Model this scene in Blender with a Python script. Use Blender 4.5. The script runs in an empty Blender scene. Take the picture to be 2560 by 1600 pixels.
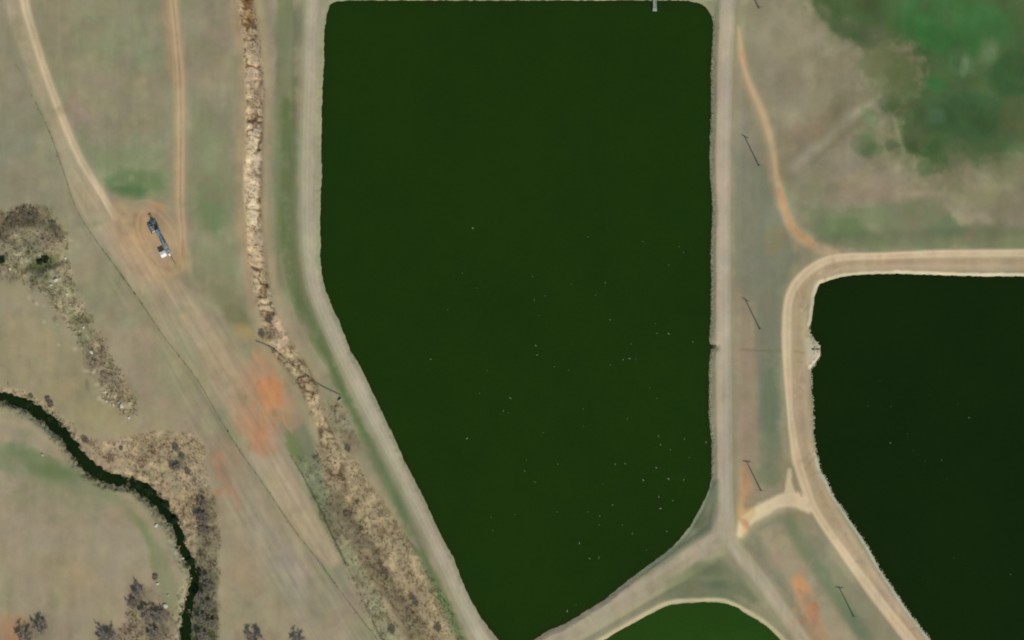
import bpy, math, random
import numpy as np
from mathutils import Vector

# ------------------------------------------------------------------ scene, camera, light
S = 0.15                                   # metres per photo pixel (2560 x 1600)
def wx(x): return (x - 1280.0) * S
def wy(y): return (800.0 - y) * S
scene = bpy.context.scene
col = scene.collection
HT = 4000.0
cam = bpy.data.cameras.new("camera"); camo = bpy.data.objects.new("camera", cam); col.objects.link(camo)
camo.location = (0, 0, HT); camo.rotation_euler = (0, 0, 0)
cam.sensor_width = 36.0; cam.lens = 36.0 * HT / (2560 * S)
cam.clip_start = 10; cam.clip_end = 20000
scene.camera = camo

SUN_EL = math.radians(42.5)
sdx, sdy = 38.0, -77.0                     # towards the sun, world xy
n_ = math.hypot(sdx, sdy); sdx /= n_; sdy /= n_
sun_vec = Vector((sdx * math.cos(SUN_EL), sdy * math.cos(SUN_EL), math.sin(SUN_EL)))
sl = bpy.data.lights.new("sun", 'SUN'); sl.energy = 3.2; sl.angle = math.radians(0.5); sl.color = (1.0, 0.95, 0.87)
so = bpy.data.objects.new("sun", sl); col.objects.link(so)
so.rotation_euler = sun_vec.to_track_quat('Z', 'Y').to_euler(); so.location = (0, 0, 300)
world = bpy.data.worlds.new("World"); scene.world = world; world.use_nodes = True
wn = world.node_tree; sky = wn.nodes.new('ShaderNodeTexSky'); sky.sky_type = 'NISHITA'; sky.sun_disc = False
sky.sun_elevation = SUN_EL; sky.sun_rotation = math.atan2(sdx, sdy)
bg = wn.nodes['Background']; bg.inputs['Strength'].default_value = 0.09
wn.links.new(sky.outputs[0], bg.inputs['Color'])
vs = scene.view_settings; vs.view_transform = 'Standard'; vs.look = 'None'; vs.exposure = 0.0; vs.gamma = 1.0
scene.render.engine = 'CYCLES'; scene.cycles.filter_width = 2.0

# light arriving on flat open ground (display-linear of a white surface), measured: turns seen colours into base colours
KILL = np.array([0.894, 0.914, 0.967])

# ------------------------------------------------------------------ numpy noise
rng = np.random.RandomState(7)
def vnoise(X, Y, seed):
    r = np.random.RandomState(seed); L = r.rand(256, 256).astype(np.float32)
    xi = np.floor(X).astype(np.int32); yi = np.floor(Y).astype(np.int32)
    fx = (X - xi).astype(np.float32); fy = (Y - yi).astype(np.float32)
    fx = fx * fx * (3 - 2 * fx); fy = fy * fy * (3 - 2 * fy)
    x0 = xi & 255; x1 = (xi + 1) & 255; y0 = yi & 255; y1 = (yi + 1) & 255
    a = L[y0, x0]; b = L[y0, x1]; c = L[y1, x0]; d = L[y1, x1]
    return (a + (b - a) * fx) * (1 - fy) + (c + (d - c) * fx) * fy
def fbm(X, Y, wl, octs, seed, ax=1.0, ay=1.0):
    s = 0; amp = 1.0; tot = 0
    for o in range(octs):
        f = (2 ** o) / wl
        s = s + amp * (vnoise(X * f * ax + 37.3 * o, Y * f * ay + 11.7 * o, seed + o) - 0.5)
        tot += amp; amp *= 0.55
    return (s / tot * 2.0).astype(np.float32)          # about -1..1
def sstep(a, b, x):
    t = np.clip((x - a) / (b - a), 0, 1); return t * t * (3 - 2 * t)

# ------------------------------------------------------------------ grid (photo pixel coordinates)
inner_x = np.arange(-60, 2620.1, 2.5); inner_y = np.arange(-60, 1660.1, 2.5)
def grow(a, sgn):
    out = []; s = 2.5; p = a
    for i in range(46):
        s *= 1.17; p += sgn * s; out.append(p)
    return out
gx = np.array(sorted(grow(inner_x[0], -1)) + list(inner_x) + grow(inner_x[-1], 1))
gy = np.array(sorted(grow(inner_y[0], -1)) + list(inner_y) + grow(inner_y[-1], 1))
NX, NY = len(gx), len(gy)
X, Y = np.meshgrid(gx.astype(np.float32), gy.astype(np.float32))
N3 = fbm(X, Y, 5, 1, 101); N8 = fbm(X, Y, 11, 2, 111); N20 = fbm(X, Y, 26, 3, 121)
N60 = fbm(X, Y, 75, 3, 131); N200 = fbm(X, Y, 260, 3, 141)
NG = fbm(X, Y, 120, 3, 151); NR = fbm(X, Y, 95, 3, 161); NV = fbm(X, Y, 40, 3, 171, 1.6, 0.35)
NB = fbm(X, Y, 9, 3, 181)
U = np.random.RandomState(5).rand(NY, NX).astype(np.float32) - 0.5

def cr(pts, n=6):
    """Catmull-Rom through points of any dimension."""
    P = [np.array(p, float) for p in pts]; P = [2 * P[0] - P[1]] + P + [2 * P[-1] - P[-2]]; out = []
    for i in range(1, len(P) - 2):
        for k in range(n):
            t = k / n; a, b, c, d = P[i - 1], P[i], P[i + 1], P[i + 2]
            out.append(0.5 * ((2 * b) + (-a + c) * t + (2 * a - 5 * b + 4 * c - d) * t * t + (-a + 3 * b - 3 * c + d) * t ** 3))
    out.append(P[-2]); return [tuple(p) for p in out]
def offs(pts, d):
    """shift a polyline sideways (to the right of its direction on the picture)."""
    out = []
    for i, p in enumerate(pts):
        a = pts[max(0, i - 1)]; b = pts[min(len(pts) - 1, i + 1)]
        tx, ty = b[0] - a[0], b[1] - a[1]; l = math.hypot(tx, ty) or 1
        out.append((p[0] - ty / l * d, p[1] + tx / l * d) + tuple(p[2:]))
    return out
def window(x0, x1, y0, y1):
    i0 = max(0, np.searchsorted(gx, x0) - 1); i1 = min(NX, np.searchsorted(gx, x1) + 1)
    j0 = max(0, np.searchsorted(gy, y0) - 1); j1 = min(NY, np.searchsorted(gy, y1) + 1)
    return slice(j0, j1), slice(i0, i1)
def dline(pts, pad=60):
    xs = [p[0] for p in pts]; ys = [p[1] for p in pts]; mw = max(p[2] for p in pts)
    pad = pad + mw
    sl = window(min(xs) - pad, max(xs) + pad, min(ys) - pad, max(ys) + pad)
    x = X[sl]; y = Y[sl]; D = np.full(x.shape, 1e6, np.float32)
    for a, b in zip(pts[:-1], pts[1:]):
        dx, dy = b[0] - a[0], b[1] - a[1]; L2 = dx * dx + dy * dy
        if L2 < 1e-6: continue
        # limit work to the neighbourhood of this segment
        s2 = window(min(a[0], b[0]) - pad, max(a[0], b[0]) + pad, min(a[1], b[1]) - pad, max(a[1], b[1]) + pad)
        loc = (slice(s2[0].start - sl[0].start if s2[0].start > sl[0].start else 0, min(s2[0].stop, sl[0].stop) - sl[0].start),
               slice(s2[1].start - sl[1].start if s2[1].start > sl[1].start else 0, min(s2[1].stop, sl[1].stop) - sl[1].start))
        xx = x[loc]; yy = y[loc]
        t = np.clip(((xx - a[0]) * dx + (yy - a[1]) * dy) / L2, 0, 1)
        d = np.hypot(xx - a[0] - t * dx, yy - a[1] - t * dy) - (a[2] + (b[2] - a[2]) * t) * 0.5
        D[loc] = np.minimum(D[loc], d)
    return sl, D
def dpoly(pts, pad=80):
    xs = [p[0] for p in pts]; ys = [p[1] for p in pts]
    sl = window(min(xs) - pad, max(xs) + pad, min(ys) - pad, max(ys) + pad)
    x = X[sl]; y = Y[sl]
    return sl, dpoly_at(pts, x, y)
def dpoly_at(pts, x, y):
    D = np.full(x.shape, 1e6, np.float32); ins = np.zeros(x.shape, bool)
    for a, b in zip(pts, pts[1:] + pts[:1]):
        dx, dy = b[0] - a[0], b[1] - a[1]; L2 = dx * dx + dy * dy
        if L2 < 1e-9: continue
        t = np.clip(((x - a[0]) * dx + (y - a[1]) * dy) / L2, 0, 1)
        D = np.minimum(D, np.hypot(x - a[0] - t * dx, y - a[1] - t * dy))
        if dy != 0:
            c = ((a[1] > y) != (b[1] > y)) & (x < (y - a[1]) * dx / dy + a[0]); ins ^= c
    return np.where(ins, -D, D)
def dell(cx, cy, rx, ry, ang=0):
    r = max(rx, ry) * 2.2 + 30; sl = window(cx - r, cx + r, cy - r, cy + r)
    x = X[sl] - cx; y = Y[sl] - cy; a = math.radians(ang); u = x * math.cos(a) + y * math.sin(a); v = -x * math.sin(a) + y * math.cos(a)
    return sl, (np.hypot(u / rx, v / ry) - 1) * min(rx, ry)

C = np.zeros((NY, NX, 3), np.float32)
def put(res, rgb, soft=8, alpha=1.0, warp=0.0, tex=None, mot=1.0):
    sl, D = res
    if warp: D = D + warp * (0.7 * N20[sl] + 0.5 * N8[sl] + (0.5 if soft < 7 else 1.3) * N60[sl])
    m = 1 - sstep(-soft, soft, D)
    if soft >= 7: m = np.clip(m * (1 + mot * (0.7 * N60[sl] + 0.45 * N20[sl] + 0.2 * N8[sl])), 0, 1)
    if tex is not None: m = m * np.clip(tex[sl], 0, 1)
    m = (m * alpha)[..., None]
    C[sl] = C[sl] * (1 - m) + (np.array(rgb, np.float32) / 255.0) * m
H = np.zeros((NY, NX), np.float32)

# ------------------------------------------------------------------ outlines traced in photo pixels
POND1 = [(864,1),(835,5),(824,14),(818,35),(813,60),(810,90),(810,150),(807,210),(805,260),(803,330),(804,400),(805,434),(801,514),(800,559),(801,606),(801,654),(806,691),(813,725),(825,752),(835,778),(847,800),(859,832),(877,879),(893,903),(914,945),(938,993),(965,1051),(988,1099),(1010,1152),(1034,1197),(1047,1221),(1078,1285),(1102,1338),(1134,1396),(1156,1454),(1175,1497),(1202,1545),(1231,1581),(1250,1603),(1290,1618),(1334,1600),(1371,1576),(1411,1561),(1440,1544),(1464,1528),(1496,1509),(1517,1494),(1549,1467),(1583,1441),(1623,1411),(1649,1393),(1681,1367),(1702,1343),(1723,1319),(1739,1290),(1749,1273),(1765,1242),(1774,1216),(1779,1195),(1780,1104),(1776,1072),(1772,1038),(1773,972),(1773,919),(1775,887),(1779,871),(1788,867),(1779,863),(1774,858),(1773,840),(1777,800),(1778,700),(1777,617),(1782,525),(1776,445),(1774,379),(1775,344),(1779,264),(1777,185),(1780,119),(1784,63),(1781,42),(1769,24),(1753,10),(1719,1)]
POND2 = [(2029,800),(2036,744),(2044,720),(2052,709),(2079,699),(2116,690),(2158,686),(2237,684),(2343,688),(2449,691),(2560,691),(2900,690),(2980,760),(2980,1700),(2800,1800),(2480,1760),(2326,1600),(2289,1552),(2257,1509),(2230,1467),(2201,1425),(2183,1390),(2156,1345),(2127,1303),(2104,1269),(2082,1237),(2066,1200),(2053,1178),(2041,1136),(2034,1091),(2033,1025),(2028,959),(2028,920),(2036,910),(2051,888),(2051,866),(2040,852),(2025,836),(2023,825)]
POND3 = [(1440,1640),(1511,1600),(1543,1581),(1575,1562),(1609,1544),(1644,1525),(1675,1512),(1715,1508),(1760,1505),(1790,1505),(1812,1508),(1839,1517),(1868,1536),(1892,1549),(1918,1568),(1947,1594),(1985,1640),(2100,1800),(2080,2100),(1500,2100),(1380,1800)]
CREEK = cr([(-300,900,22),(-60,965,22),(0,992,19),(60,1010,23),(110,1042,25),(150,1075,24),(176,1110,22),(205,1150,24),(240,1182,26),(290,1200,20),(340,1215,24),(378,1240,26),(410,1275,26),(440,1312,21),(450,1350,15),(462,1385,15),(481,1420,18),(486,1460,19),(472,1510,18),(463,1560,21),(462,1610,23),(440,1750,23),(520,2100,23)], 5)
R1 = cr([(800,-300,44),(783,-60,42),(782,0,42),(780,100,44),(777,220,44),(772,400,44),(772,560,44),(776,640,44),(789,715,44),(811,775,44),(833,826,46),(866,900,46),(902,975,46),(935,1038,46),(968,1103,46),(1001,1170,46),(1033,1236,46),(1065,1302,46),(1097,1368,46),(1127,1432,46),(1154,1495,46),(1184,1552,50),(1212,1602,54),(1290,1690,60),(1360,1790,60)], 5)
R2 = cr([(1830,-300,40),(1824,-60,40),(1821,0,40),(1816,100,38),(1812,200,36),(1808,400,36),(1808,700,36),(1809,900,37),(1811,1100,38),(1812,1230,38),(1815,1310,44)], 5)
R2SW = cr([(1815,1300,40),(1800,1338,46),(1748,1374,50),(1695,1408,46),(1640,1446,48),(1580,1482,48),(1520,1518,50),(1450,1558,50),(1385,1598,52),(1330,1640,60),(1290,1690,60)], 5)
R2SE = cr([(1812,1300,34),(1832,1360,34),(1870,1408,34),(1908,1458,34),(1948,1515,34),(1985,1568,34),(2010,1604,34),(2080,1700,34),(2200,1860,34)], 5)
R3L = cr([(2950,630,20),(2620,632,20),(2350,634,20),(2200,640,18),(2110,642,20),(2060,653,22),(2015,682,24),(1986,715,24),(1970,760,24),(1966,850,25),(1970,950,20),(1976,1040,17),(1983,1095,20),(1991,1145,25),(2004,1190,24),(2030,1260,22),(2060,1312,20),(2102,1372,22),(2148,1436,25),(2194,1498,26),(2240,1556,27),(2280,1606,28),(2420,1780,28)], 5)
R3B = cr([(2950,652,50),(2620,653,50),(2350,653,48),(2200,655,46),(2110,660,44),(2070,672,44),(2036,700,40),(2010,735,40),(2000,780,40),(1998,850,44),(2000,950,44),(2005,1040,42),(2012,1110,40),(2024,1165,40),(2042,1215,44),(2070,1270,44),(2102,1325,44),(2140,1385,44),(2180,1448,42),(2220,1505,42),(2262,1562,42),(2300,1612,42),(2450,1790,44)], 5)
R4 = cr([(1846,70,8),(1855,140,13),(1872,205,17),(1897,262,20),(1919,320,22),(1933,380,21),(1944,450,19),(1960,520,22),(1984,572,27),(2018,603,28),(2058,624,26),(2090,634,20)], 5)
R5 = cr([(1850,1335,20),(1866,1302,30),(1905,1276,34),(1945,1255,32),(1980,1246,34),(2008,1250,26)], 5)
R6 = cr([(20,-160,22),(55,-20,22),(64,20,22),(78,70,20),(98,135,20),(122,205,19),(146,270,19),(172,335,18),(202,400,18),(232,450,18),(262,498,16),(288,545,16)], 5)
R7 = cr([(420,-200,28),(428,-20,28),(434,40,27),(441,110,27),(448,200,28),(450,320,26),(449,420,24),(449,520,24),(455,590,22),(452,640,20)], 5)
DITCH = cr([(600,-200,44),(612,-20,46),(622,60,42),(632,150,47),(636,230,47),(636,300,48),(634,400,47),(632,500,46),(637,600,46),(648,690,46),(662,760,44),(682,820,58),(704,868,62),(735,910,56),(765,955,50),(786,1008,40),(808,1065,40),(828,1125,54),(860,1185,86),(900,1260,110),(948,1340,130),(1000,1425,138),(1056,1520,138),(1106,1610,138),(1200,1760,120)], 5)
GRN = cr([(715,-100,44),(714,60,44),(716,200,50),(716,330,52),(714,450,54),(714,560,54),(722,650,54),(742,735,52),(772,800,52),(806,868,46),(836,930,36),(862,990,30),(893,1050,28),(926,1120,28),(958,1185,28),(990,1248,28),(1020,1310,28),(1050,1375,28),(1080,1440,28),(1108,1500,28),(1136,1560,30),(1160,1610,30)], 5)
FENCE1 = cr([(40,160),(92,262),(128,340),(170,462),(186,512),(213,562),(247,612),(286,664),(322,714),(362,772),(402,832),(458,905),(500,960),(545,1040),(572,1085),(602,1132),(652,1202),(702,1276),(748,1342),(800,1408),(850,1478),(905,1550),(945,1602),(990,1660)], 4)
FENCE2 = cr([(728,1140),(752,1180),(772,1218),(800,1272),(832,1342),(866,1412),(904,1490),(935,1560),(958,1602),(985,1660)], 4)
PIPEL = cr([(640,852),(676,868),(712,898),(760,936),(806,966),(852,988)], 4)

# ------------------------------------------------------------------ ground colour (as the ground itself is coloured)
c0 = np.array([140, 134, 107.]) / 255; cg = np.array([130, 138, 106.]) / 255; cp = np.array([147, 131, 113.]) / 255; cd = np.array([150, 142, 114.]) / 255
C[:] = c0
def mixin(c, m):
    global C
    m = np.clip(m, 0, 1)[..., None]; C = (C * (1 - m) + c * m).astype(np.float32)
mixin(cg, 1.5 * (NG + 0.02)); mixin(cp, 1.6 * (NR - 0.02)); mixin(cd, 1.3 * (N60 - 0.05))

# --- left fields
put(dpoly([(-400,-300),(30,-300),(60,120),(150,420),(180,520),(120,560),(-400,540)]), (136,130,108), 25, 0.6, 12)
put(dell(30, 330, 60, 90, 10), (126,130,106), 25, 0.45, 12)
put(dpoly([(240,380),(410,360),(425,470),(330,505),(265,480)]), (122,134,98), 26, 0.75, 10)
put(dell(345, 455, 70, 34, 5), (100,122,80), 16, 0.75, 10); put(dell(322, 476, 42, 15, 12), (78,106,68), 12, 0.7, 6)
put(dell(272, 446, 20, 14, 30), (92,122,78), 9, 0.6, 4)
put(dpoly([(470,300),(575,260),(585,560),(600,700),(560,740),(500,640),(465,520)]), (128,134,100), 22, 0.7, 10)
put(dell(530, 530, 34, 66, -4), (104,124,84), 22, 0.75, 12)
put(dell(560, 745, 70, 26, 40), (112,118,84), 18, 0.7, 8)
put(dell(590, 790, 34, 18, 38), (98,98,62), 12, 0.7, 5)
put(dell(520, 100, 40, 90, 0), (146,132,112), 30, 0.55, 10); put(dell(240, 100, 80, 120, 0), (138,138,106), 40, 0.5, 15)
# wide sandy verge of the left track
put(dpoly([(-10,-60),(60,-60),(72,60),(118,200),(200,395),(262,500),(300,560),(330,640),(380,700),(440,760),(500,830),(580,900),(600,960),(560,1000),(500,948),(400,822),(322,706),(250,606),(214,556),(180,488),(135,345),(80,210),(25,60)]), (162,149,121), 9, 0.9, 3, mot=0.5)
put(dpoly([(225,490),(275,520),(340,640),(400,700),(470,770),(430,800),(340,700),(270,600)]), (170,152,124), 14, 0.6, 5, mot=0.6)
put(dline(offs(R6, 0)), (197,178,146), 5, 0.9, 2.0)
put(dline([(p[0], p[1], 3) for p in offs(R6, 5)]), (214,197,165), 2.5, 0.7, 2)
put(dline([(p[0], p[1], 3) for p in offs(R6, -2)]), (170,152,122), 2.5, 0.55, 2)
put(dline([(p[0], p[1], 26) for p in R6[:-6]]), (186,168,136), 9, 0.35, 5)
put(dline([(p[0], p[1], p[2] + 12) for p in R7]), (156,142,112), 7, 0.75, 4)
put(dline(R7), (172,152,119), 5, 0.9, 3)
for d, c_, w in ((-8, (190,160,128), 4), (3, (196,168,130), 4), (-2, (160,132,98), 2.5), (9, (164,140,104), 3)):
    put(dline([(p[0], p[1], w) for p in offs(R7, d)]), c_, 2.6, 0.7, 2)
put(dline([(408,-80,10),(414,60,10),(424,180,7)]), (176,134,108), 7, 0.6, 4)
# pad of the pump
put(dell(352, 610, 105, 62, 62), (173,148,116), 22, 0.85, 10)
put(dell(400, 600, 92, 50, 60), (176,148,114), 14, 0.7, 7)
put(dline(cr([(300,520,26),(320,580,40),(350,640,40),(400,690,34),(440,720,24)], 4)), (182,156,122), 14, 0.7, 7)
for k, (r, c_, al) in enumerate(((88, (158,126,90), .45), (76, (192,160,124), .5), (66, (160,130,96), .45), (102, (190,164,120), .4), (96, (162,132,98), .35))):
    a0 = math.radians(62); pts = []
    for t in range(0, 41):
        a = math.radians(t * 9 + k * 31); u = r * math.cos(a); v = r * 0.52 * math.sin(a)
        pts.append((394 + u * math.cos(a0) - v * math.sin(a0), 594 + u * math.sin(a0) + v * math.cos(a0), 3.5))
    i0 = (k * 7) % 12; put(dline(pts[i0:i0 + 24], 10), c_, 3.5, al, 4)
put(dell(440, 668, 38, 14, -30), (194,162,114), 9, 0.7, 6); put(dell(420, 712, 50, 20, 25), (176,156,116), 14, 0.6, 7)
put(dell(458, 622, 5, 20, -8), (158,112,84), 4, 0.6, 3); put(dell(420, 672, 12, 7, 40), (160,128,98), 5, 0.6, 3)
put(dell(470, 650, 9, 34, -8), (172,156,124), 6, 0.6, 3); put(dell(400, 640, 40, 14, 62), (160,142,116), 8, 0.6, 4)
put(dell(395, 515, 30, 9, 15), (180,146,108), 6, 0.6, 4)
# scrub and rubble tongue on the left
put(dpoly([(-60,540),(20,525),(70,508),(130,530),(168,580),(172,650),(185,720),(222,790),(262,860),(300,930),(338,1000),(352,1040),(320,1045),(270,1010),(245,960),(215,900),(185,840),(140,770),(95,720),(40,700),(-60,690)]), (134,126,100), 10, 0.85, 9)
put(dell(60, 542, 66, 22, -8), (112,102,78), 10, 0.8, 9); put(dell(10, 575, 14, 34, 25), (108,98,74), 8, 0.65, 6)
put(dell(140, 580, 30, 18, 35), (110,102,74), 9, 0.7, 8); put(dell(80, 610, 76, 40, 0), (134,124,104), 16, 0.5, 10)
put(dell(50, 640, 60, 24, 0), (122,124,98), 14, 0.6, 10); put(dell(110, 655, 44, 15, -22), (60,72,42), 8, 0.85, 8)
put(dell(100, 690, 30, 16, -20), (88,96,72), 8, 0.7, 6); put(dell(140, 690, 22, 28, 15), (168,162,128), 9, 0.8, 9)
put(dell(170, 760, 34, 55, -25), (164,160,128), 12, 0.75, 12); put(dell(205, 830, 28, 40, -25), (140,144,112), 12, 0.75, 10); put(dell(185, 800, 16, 40, -25), (104,112,78), 8, 0.6, 9, mot=1.6)
put(dell(225, 905, 18, 26, -15), (104,96,84), 8, 0.75, 7); put(dell(252, 925, 22, 26, -30), (124,114,96), 9, 0.6, 6)
put(dell(315, 985, 22, 44, -28), (118,106,84), 12, 0.7, 8); put(dell(270, 995, 16, 24, -30), (178,162,128), 8, 0.7, 7)
put(dell(30, 760, 90, 50, 20), (152,142,112), 30, 0.5, 14)
put(dpoly([(-60,800),(90,790),(200,870),(240,990),(320,1060),(330,1090),(240,1120),(150,1040),(60,960),(-60,950)]), (148,138,104), 26, 0.75, 14)
put(dell(240, 1020, 90, 30, 25), (142,134,94), 20, 0.5, 12); put(dell(90, 900, 60, 26, 10), (162,150,116), 20, 0.5, 10)
# creek surroundings
put(dline([(p[0], p[1], p[2] + 46) for p in CREEK]), (158,143,114), 14, 0.7, 12); put(dline([(p[0] - 10, p[1] + 12, p[2] + 14) for p in CREEK if p[1] < 1420]), (112,118,92), 10, 0.75, 9)
put(dpoly([(200,1090),(290,1085),(380,1070),(470,1075),(512,1110),(520,1200),(548,1290),(545,1400),(500,1420),(470,1330),(420,1240),(340,1195),(250,1150)]), (156,140,112), 16, 0.8, 14, mot=1.4)
put(dell(440, 1130, 60, 40, 20), (150,136,106), 18, 0.6, 14); put(dell(350, 1150, 60, 26, 25), (164,148,118), 16, 0.5, 12)
put(dpoly([(500,1230),(540,1240),(548,1420),(548,1640),(475,1640),(485,1460)]), (104,100,80), 9, 0.85, 8)
put(dpoly([(498,1420),(546,1430),(548,1640),(478,1640),(490,1480)]), (66,74,54), 10, 0.8, 8)
put(dell(505, 1275, 16, 40, 0), (92,82,66), 8, 0.7, 6)
put(dline(cr([(0,1050,22),(60,1062,22),(110,1095,20),(160,1130,20),(200,1165,16)], 4)), (158,144,120), 10, 0.7, 8)
put(dline(cr([(110,1070,14),(150,1100,14)], 4)), (112,126,104), 7, 0.7, 6)
# lower left meadow
put(dpoly([(-400,1040),(0,1060),(90,1100),(180,1160),(270,1205),(340,1260),(400,1330),(430,1400),(452,1500),(448,1900),(-400,1900)]), (146,136,112), 10, 0.85, 5)
put(dpoly([(-60,1085),(60,1105),(170,1165),(250,1205),(330,1260),(250,1250),(160,1225),(70,1195),(-60,1170)]), (112,124,90), 16, 0.8, 12)
put(dell(95, 1155, 90, 26, 22), (92,112,74), 16, 0.8, 10); put(dell(130, 1180, 50, 16, 15), (80,104,62), 10, 0.6, 8)
put(dline(cr([(260,1225,22),(330,1285,26),(375,1350,34),(405,1420,44),(425,1490,40),(430,1560,24)], 4)), (120,128,92), 12, 0.85, 8)
put(dline(cr([(350,1300,14),(375,1360,18),(385,1420,18)], 4)), (106,118,80), 10, 0.6, 6)
put(dell(190, 1240, 120, 30, 12), (132,132,102), 20, 0.5, 10)
put(dell(90, 1330, 100, 60, 0), (152,142,122), 30, 0.5, 14); put(dell(170, 1440, 90, 60, 20), (150,140,108), 30, 0.6, 14)
put(dell(220, 1440, 50, 30, 30), (164,144,114), 20, 0.5, 12); put(dell(30, 1570, 52, 40, 20), (156,122,90), 18, 0.75, 10)
put(dell(275, 1380, 60, 80, 0), (146,138,120), 30, 0.5, 10)
put(dell(60, 1590, 40, 12, 0), (140,104,78), 10, 0.5, 6)
put(dpoly([(330,1470),(380,1470),(430,1530),(440,1640),(240,1640),(300,1560)]), (126,114,94), 16, 0.75, 12)
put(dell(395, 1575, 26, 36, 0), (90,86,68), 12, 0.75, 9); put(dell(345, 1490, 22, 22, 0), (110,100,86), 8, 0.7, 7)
put(dline(cr([(425,1350,7),(447,1400,7),(462,1450,8),(455,1520,8),(448,1600,8)], 4)), (152,156,128), 4, 0.75, 5)
put(dell(105, 1592, 26, 16, 0), (122,122,100), 8, 0.6, 6)
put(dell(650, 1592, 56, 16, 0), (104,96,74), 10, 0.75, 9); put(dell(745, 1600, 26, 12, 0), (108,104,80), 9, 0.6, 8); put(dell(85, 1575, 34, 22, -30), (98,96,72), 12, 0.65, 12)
# centre-left meadow, between fence and creek
put(dpoly([(545,1180),(640,1200),(760,1360),(900,1560),(960,1700),(540,1700)]), (152,140,115), 20, 0.7, 9)
put(dell(700, 1400, 46, 120, -35), (150,140,126), 26, 0.6, 8); put(dell(640, 1330, 40, 60, -30), (142,138,112), 20, 0.4, 8)
put(dell(790, 1500, 60, 60, 0), (140,136,112), 24, 0.5, 8); put(dell(600, 1480, 30, 120, 0), (158,144,114), 20, 0.5, 8)
put(dpoly([(610,1120),(700,1150),(742,1210),(790,1300),(850,1400),(828,1420),(770,1370),(690,1250)]), (166,151,121), 8, 0.85, 4)
put(dell(760, 1270, 30, 60, -30), (170,155,122), 14, 0.4, 6)
put(dpoly([(380,720),(480,800),(600,960),(560,1050),(470,960),(380,850),(320,760)]), (150,142,112), 24, 0.6, 12)
put(dell(440, 930, 80, 60, 40), (142,138,108), 30, 0.5, 12); put(dell(560, 1060, 30, 60, -35), (120,128,98), 14, 0.6, 8)
put(dell(480, 880, 60, 20, 50), (126,134,104), 14, 0.5, 8)
put(dell(400, 1030, 120, 50, 20), (142,134,106), 30, 0.5, 12)
put(dell(560, 1130, 34, 60, -15), (136,118,94), 18, 0.6, 8)
put(dpoly([(420,690),(470,730),(600,880),(640,960),(690,1100),(730,1180),(790,1290),(850,1400),(826,1420),(745,1330),(650,1190),(590,1080),(540,960),(430,800)]), (164,149,121), 14, 0.75, 7, mot=0.6)
put(dline(cr([(470,760,22),(540,850,20),(600,930,20)], 4)), (172,153,124), 9, 0.5, 5)
# red earth scars
put(dpoly([(640,880),(690,905),(715,960),(740,1010),(735,1050),(700,1060),(690,1130),(650,1150),(620,1120),(600,1040),(602,940)]), (170,134,104), 22, 0.85, 20, mot=1.7)
put(dell(675, 985, 34, 50, -12), (186,126,84), 14, 0.85, 12, mot=1.6); put(dell(650, 1090, 16, 38, -5), (176,122,90), 12, 0.65, 9, mot=1.6); put(dell(690, 1030, 18, 12, 20), (146,122,92), 9, 0.7, 6); put(dell(622, 930, 14, 22, 0), (166,138,108), 10, 0.6, 7)
put(dell(632, 1050, 22, 60, 0), (160,118,92), 12, 0.55, 8); put(dell(655, 900, 24, 22, 30), (170,132,98), 12, 0.6, 8)
put(dell(612, 1050, 34, 60, -20), (166,128,98), 18, 0.65, 16, mot=1.6); put(dell(580, 1140, 34, 50, -30), (150,126,102), 20, 0.45, 14, mot=1.6); put(dell(640, 1010, 18, 26, 0), (158,132,102), 10, 0.6, 8, mot=1.6); put(dell(730, 1050, 26, 18, 30), (140,120,92), 12, 0.5, 6); put(dell(610, 990, 18, 60, -15), (168,142,112), 14, 0.5, 6)
put(dline(cr([(540,1150,16),(560,1190,20),(588,1240,16),(598,1275,8)], 4)), (156,118,92), 12, 0.75, 8, mot=1.5)
put(dell(545, 1150, 18, 22, 0), (166,120,92), 9, 0.6, 6); put(dell(640, 1170, 24, 30, -30), (150,142,124), 16, 0.5, 6)
put(dell(612, 830, 26, 16, 20), (176,148,92), 10, 0.65, 7); put(dell(590, 870, 26, 14, 30), (138,132,92), 10, 0.4, 6)
put(dell(560, 920, 40, 70, -35), (166,146,116), 24, 0.5, 8)
put(dline(cr([(520,860,2),(560,925,3),(575,950,2)], 3)), (150,112,82), 3, 0.5, 2)
# ditch, its flanks and the green strip by the dike
put(dline([(p[0], p[1], 84 if p[1] < 780 else p[2] + 24) for p in DITCH]), (158,144,113), 14, 0.8, 6)
put(dline([(p[0], p[1], 14) for p in offs(DITCH, 28) if p[1] < 760]), (164,140,110), 7, 0.55, 4)
put(dline([(p[0], p[1], 14) for p in offs(DITCH, -32) if p[1] < 760]), (160,146,112), 6, 0.6, 3)
put(dline(DITCH), (146,132,104), 8, 0.85, 8)
put(dline([(p[0], p[1], p[2] * 0.85) for p in DITCH if p[1] < 850]), (180,162,133), 6, 0.9, 7)
put(dline([(p[0] - 2, p[1], 32) for p in DITCH if 300 < p[1] < 580]), (204,188,158), 8, 0.9, 9)
put(dline([(p[0] + 2, p[1], 14) for p in DITCH if 620 < p[1] < 770]), (206,188,150), 6, 0.8, 6)
put(dell(622, 30, 16, 40, 0), (160,130,86), 8, 0.6, 8)
put(dline([(p[0], p[1], 26) for p in DITCH if 880 < p[1] < 1150]), (186,168,132), 6, 0.7, 7)
put(dline([(p[0] + 24, p[1] - 4, p[2] * 0.5) for p in DITCH if 1170 < p[1]]), (156,142,112), 14, 0.6, 16)
put(dline([(p[0] - 44, p[1] + 16, p[2] * 0.36) for p in DITCH if 1190 < p[1]]), (112,104,80), 12, 0.75, 14)
put(dell(672, 832, 24, 22, 20), (122,110,84), 8, 0.65, 8)
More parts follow.
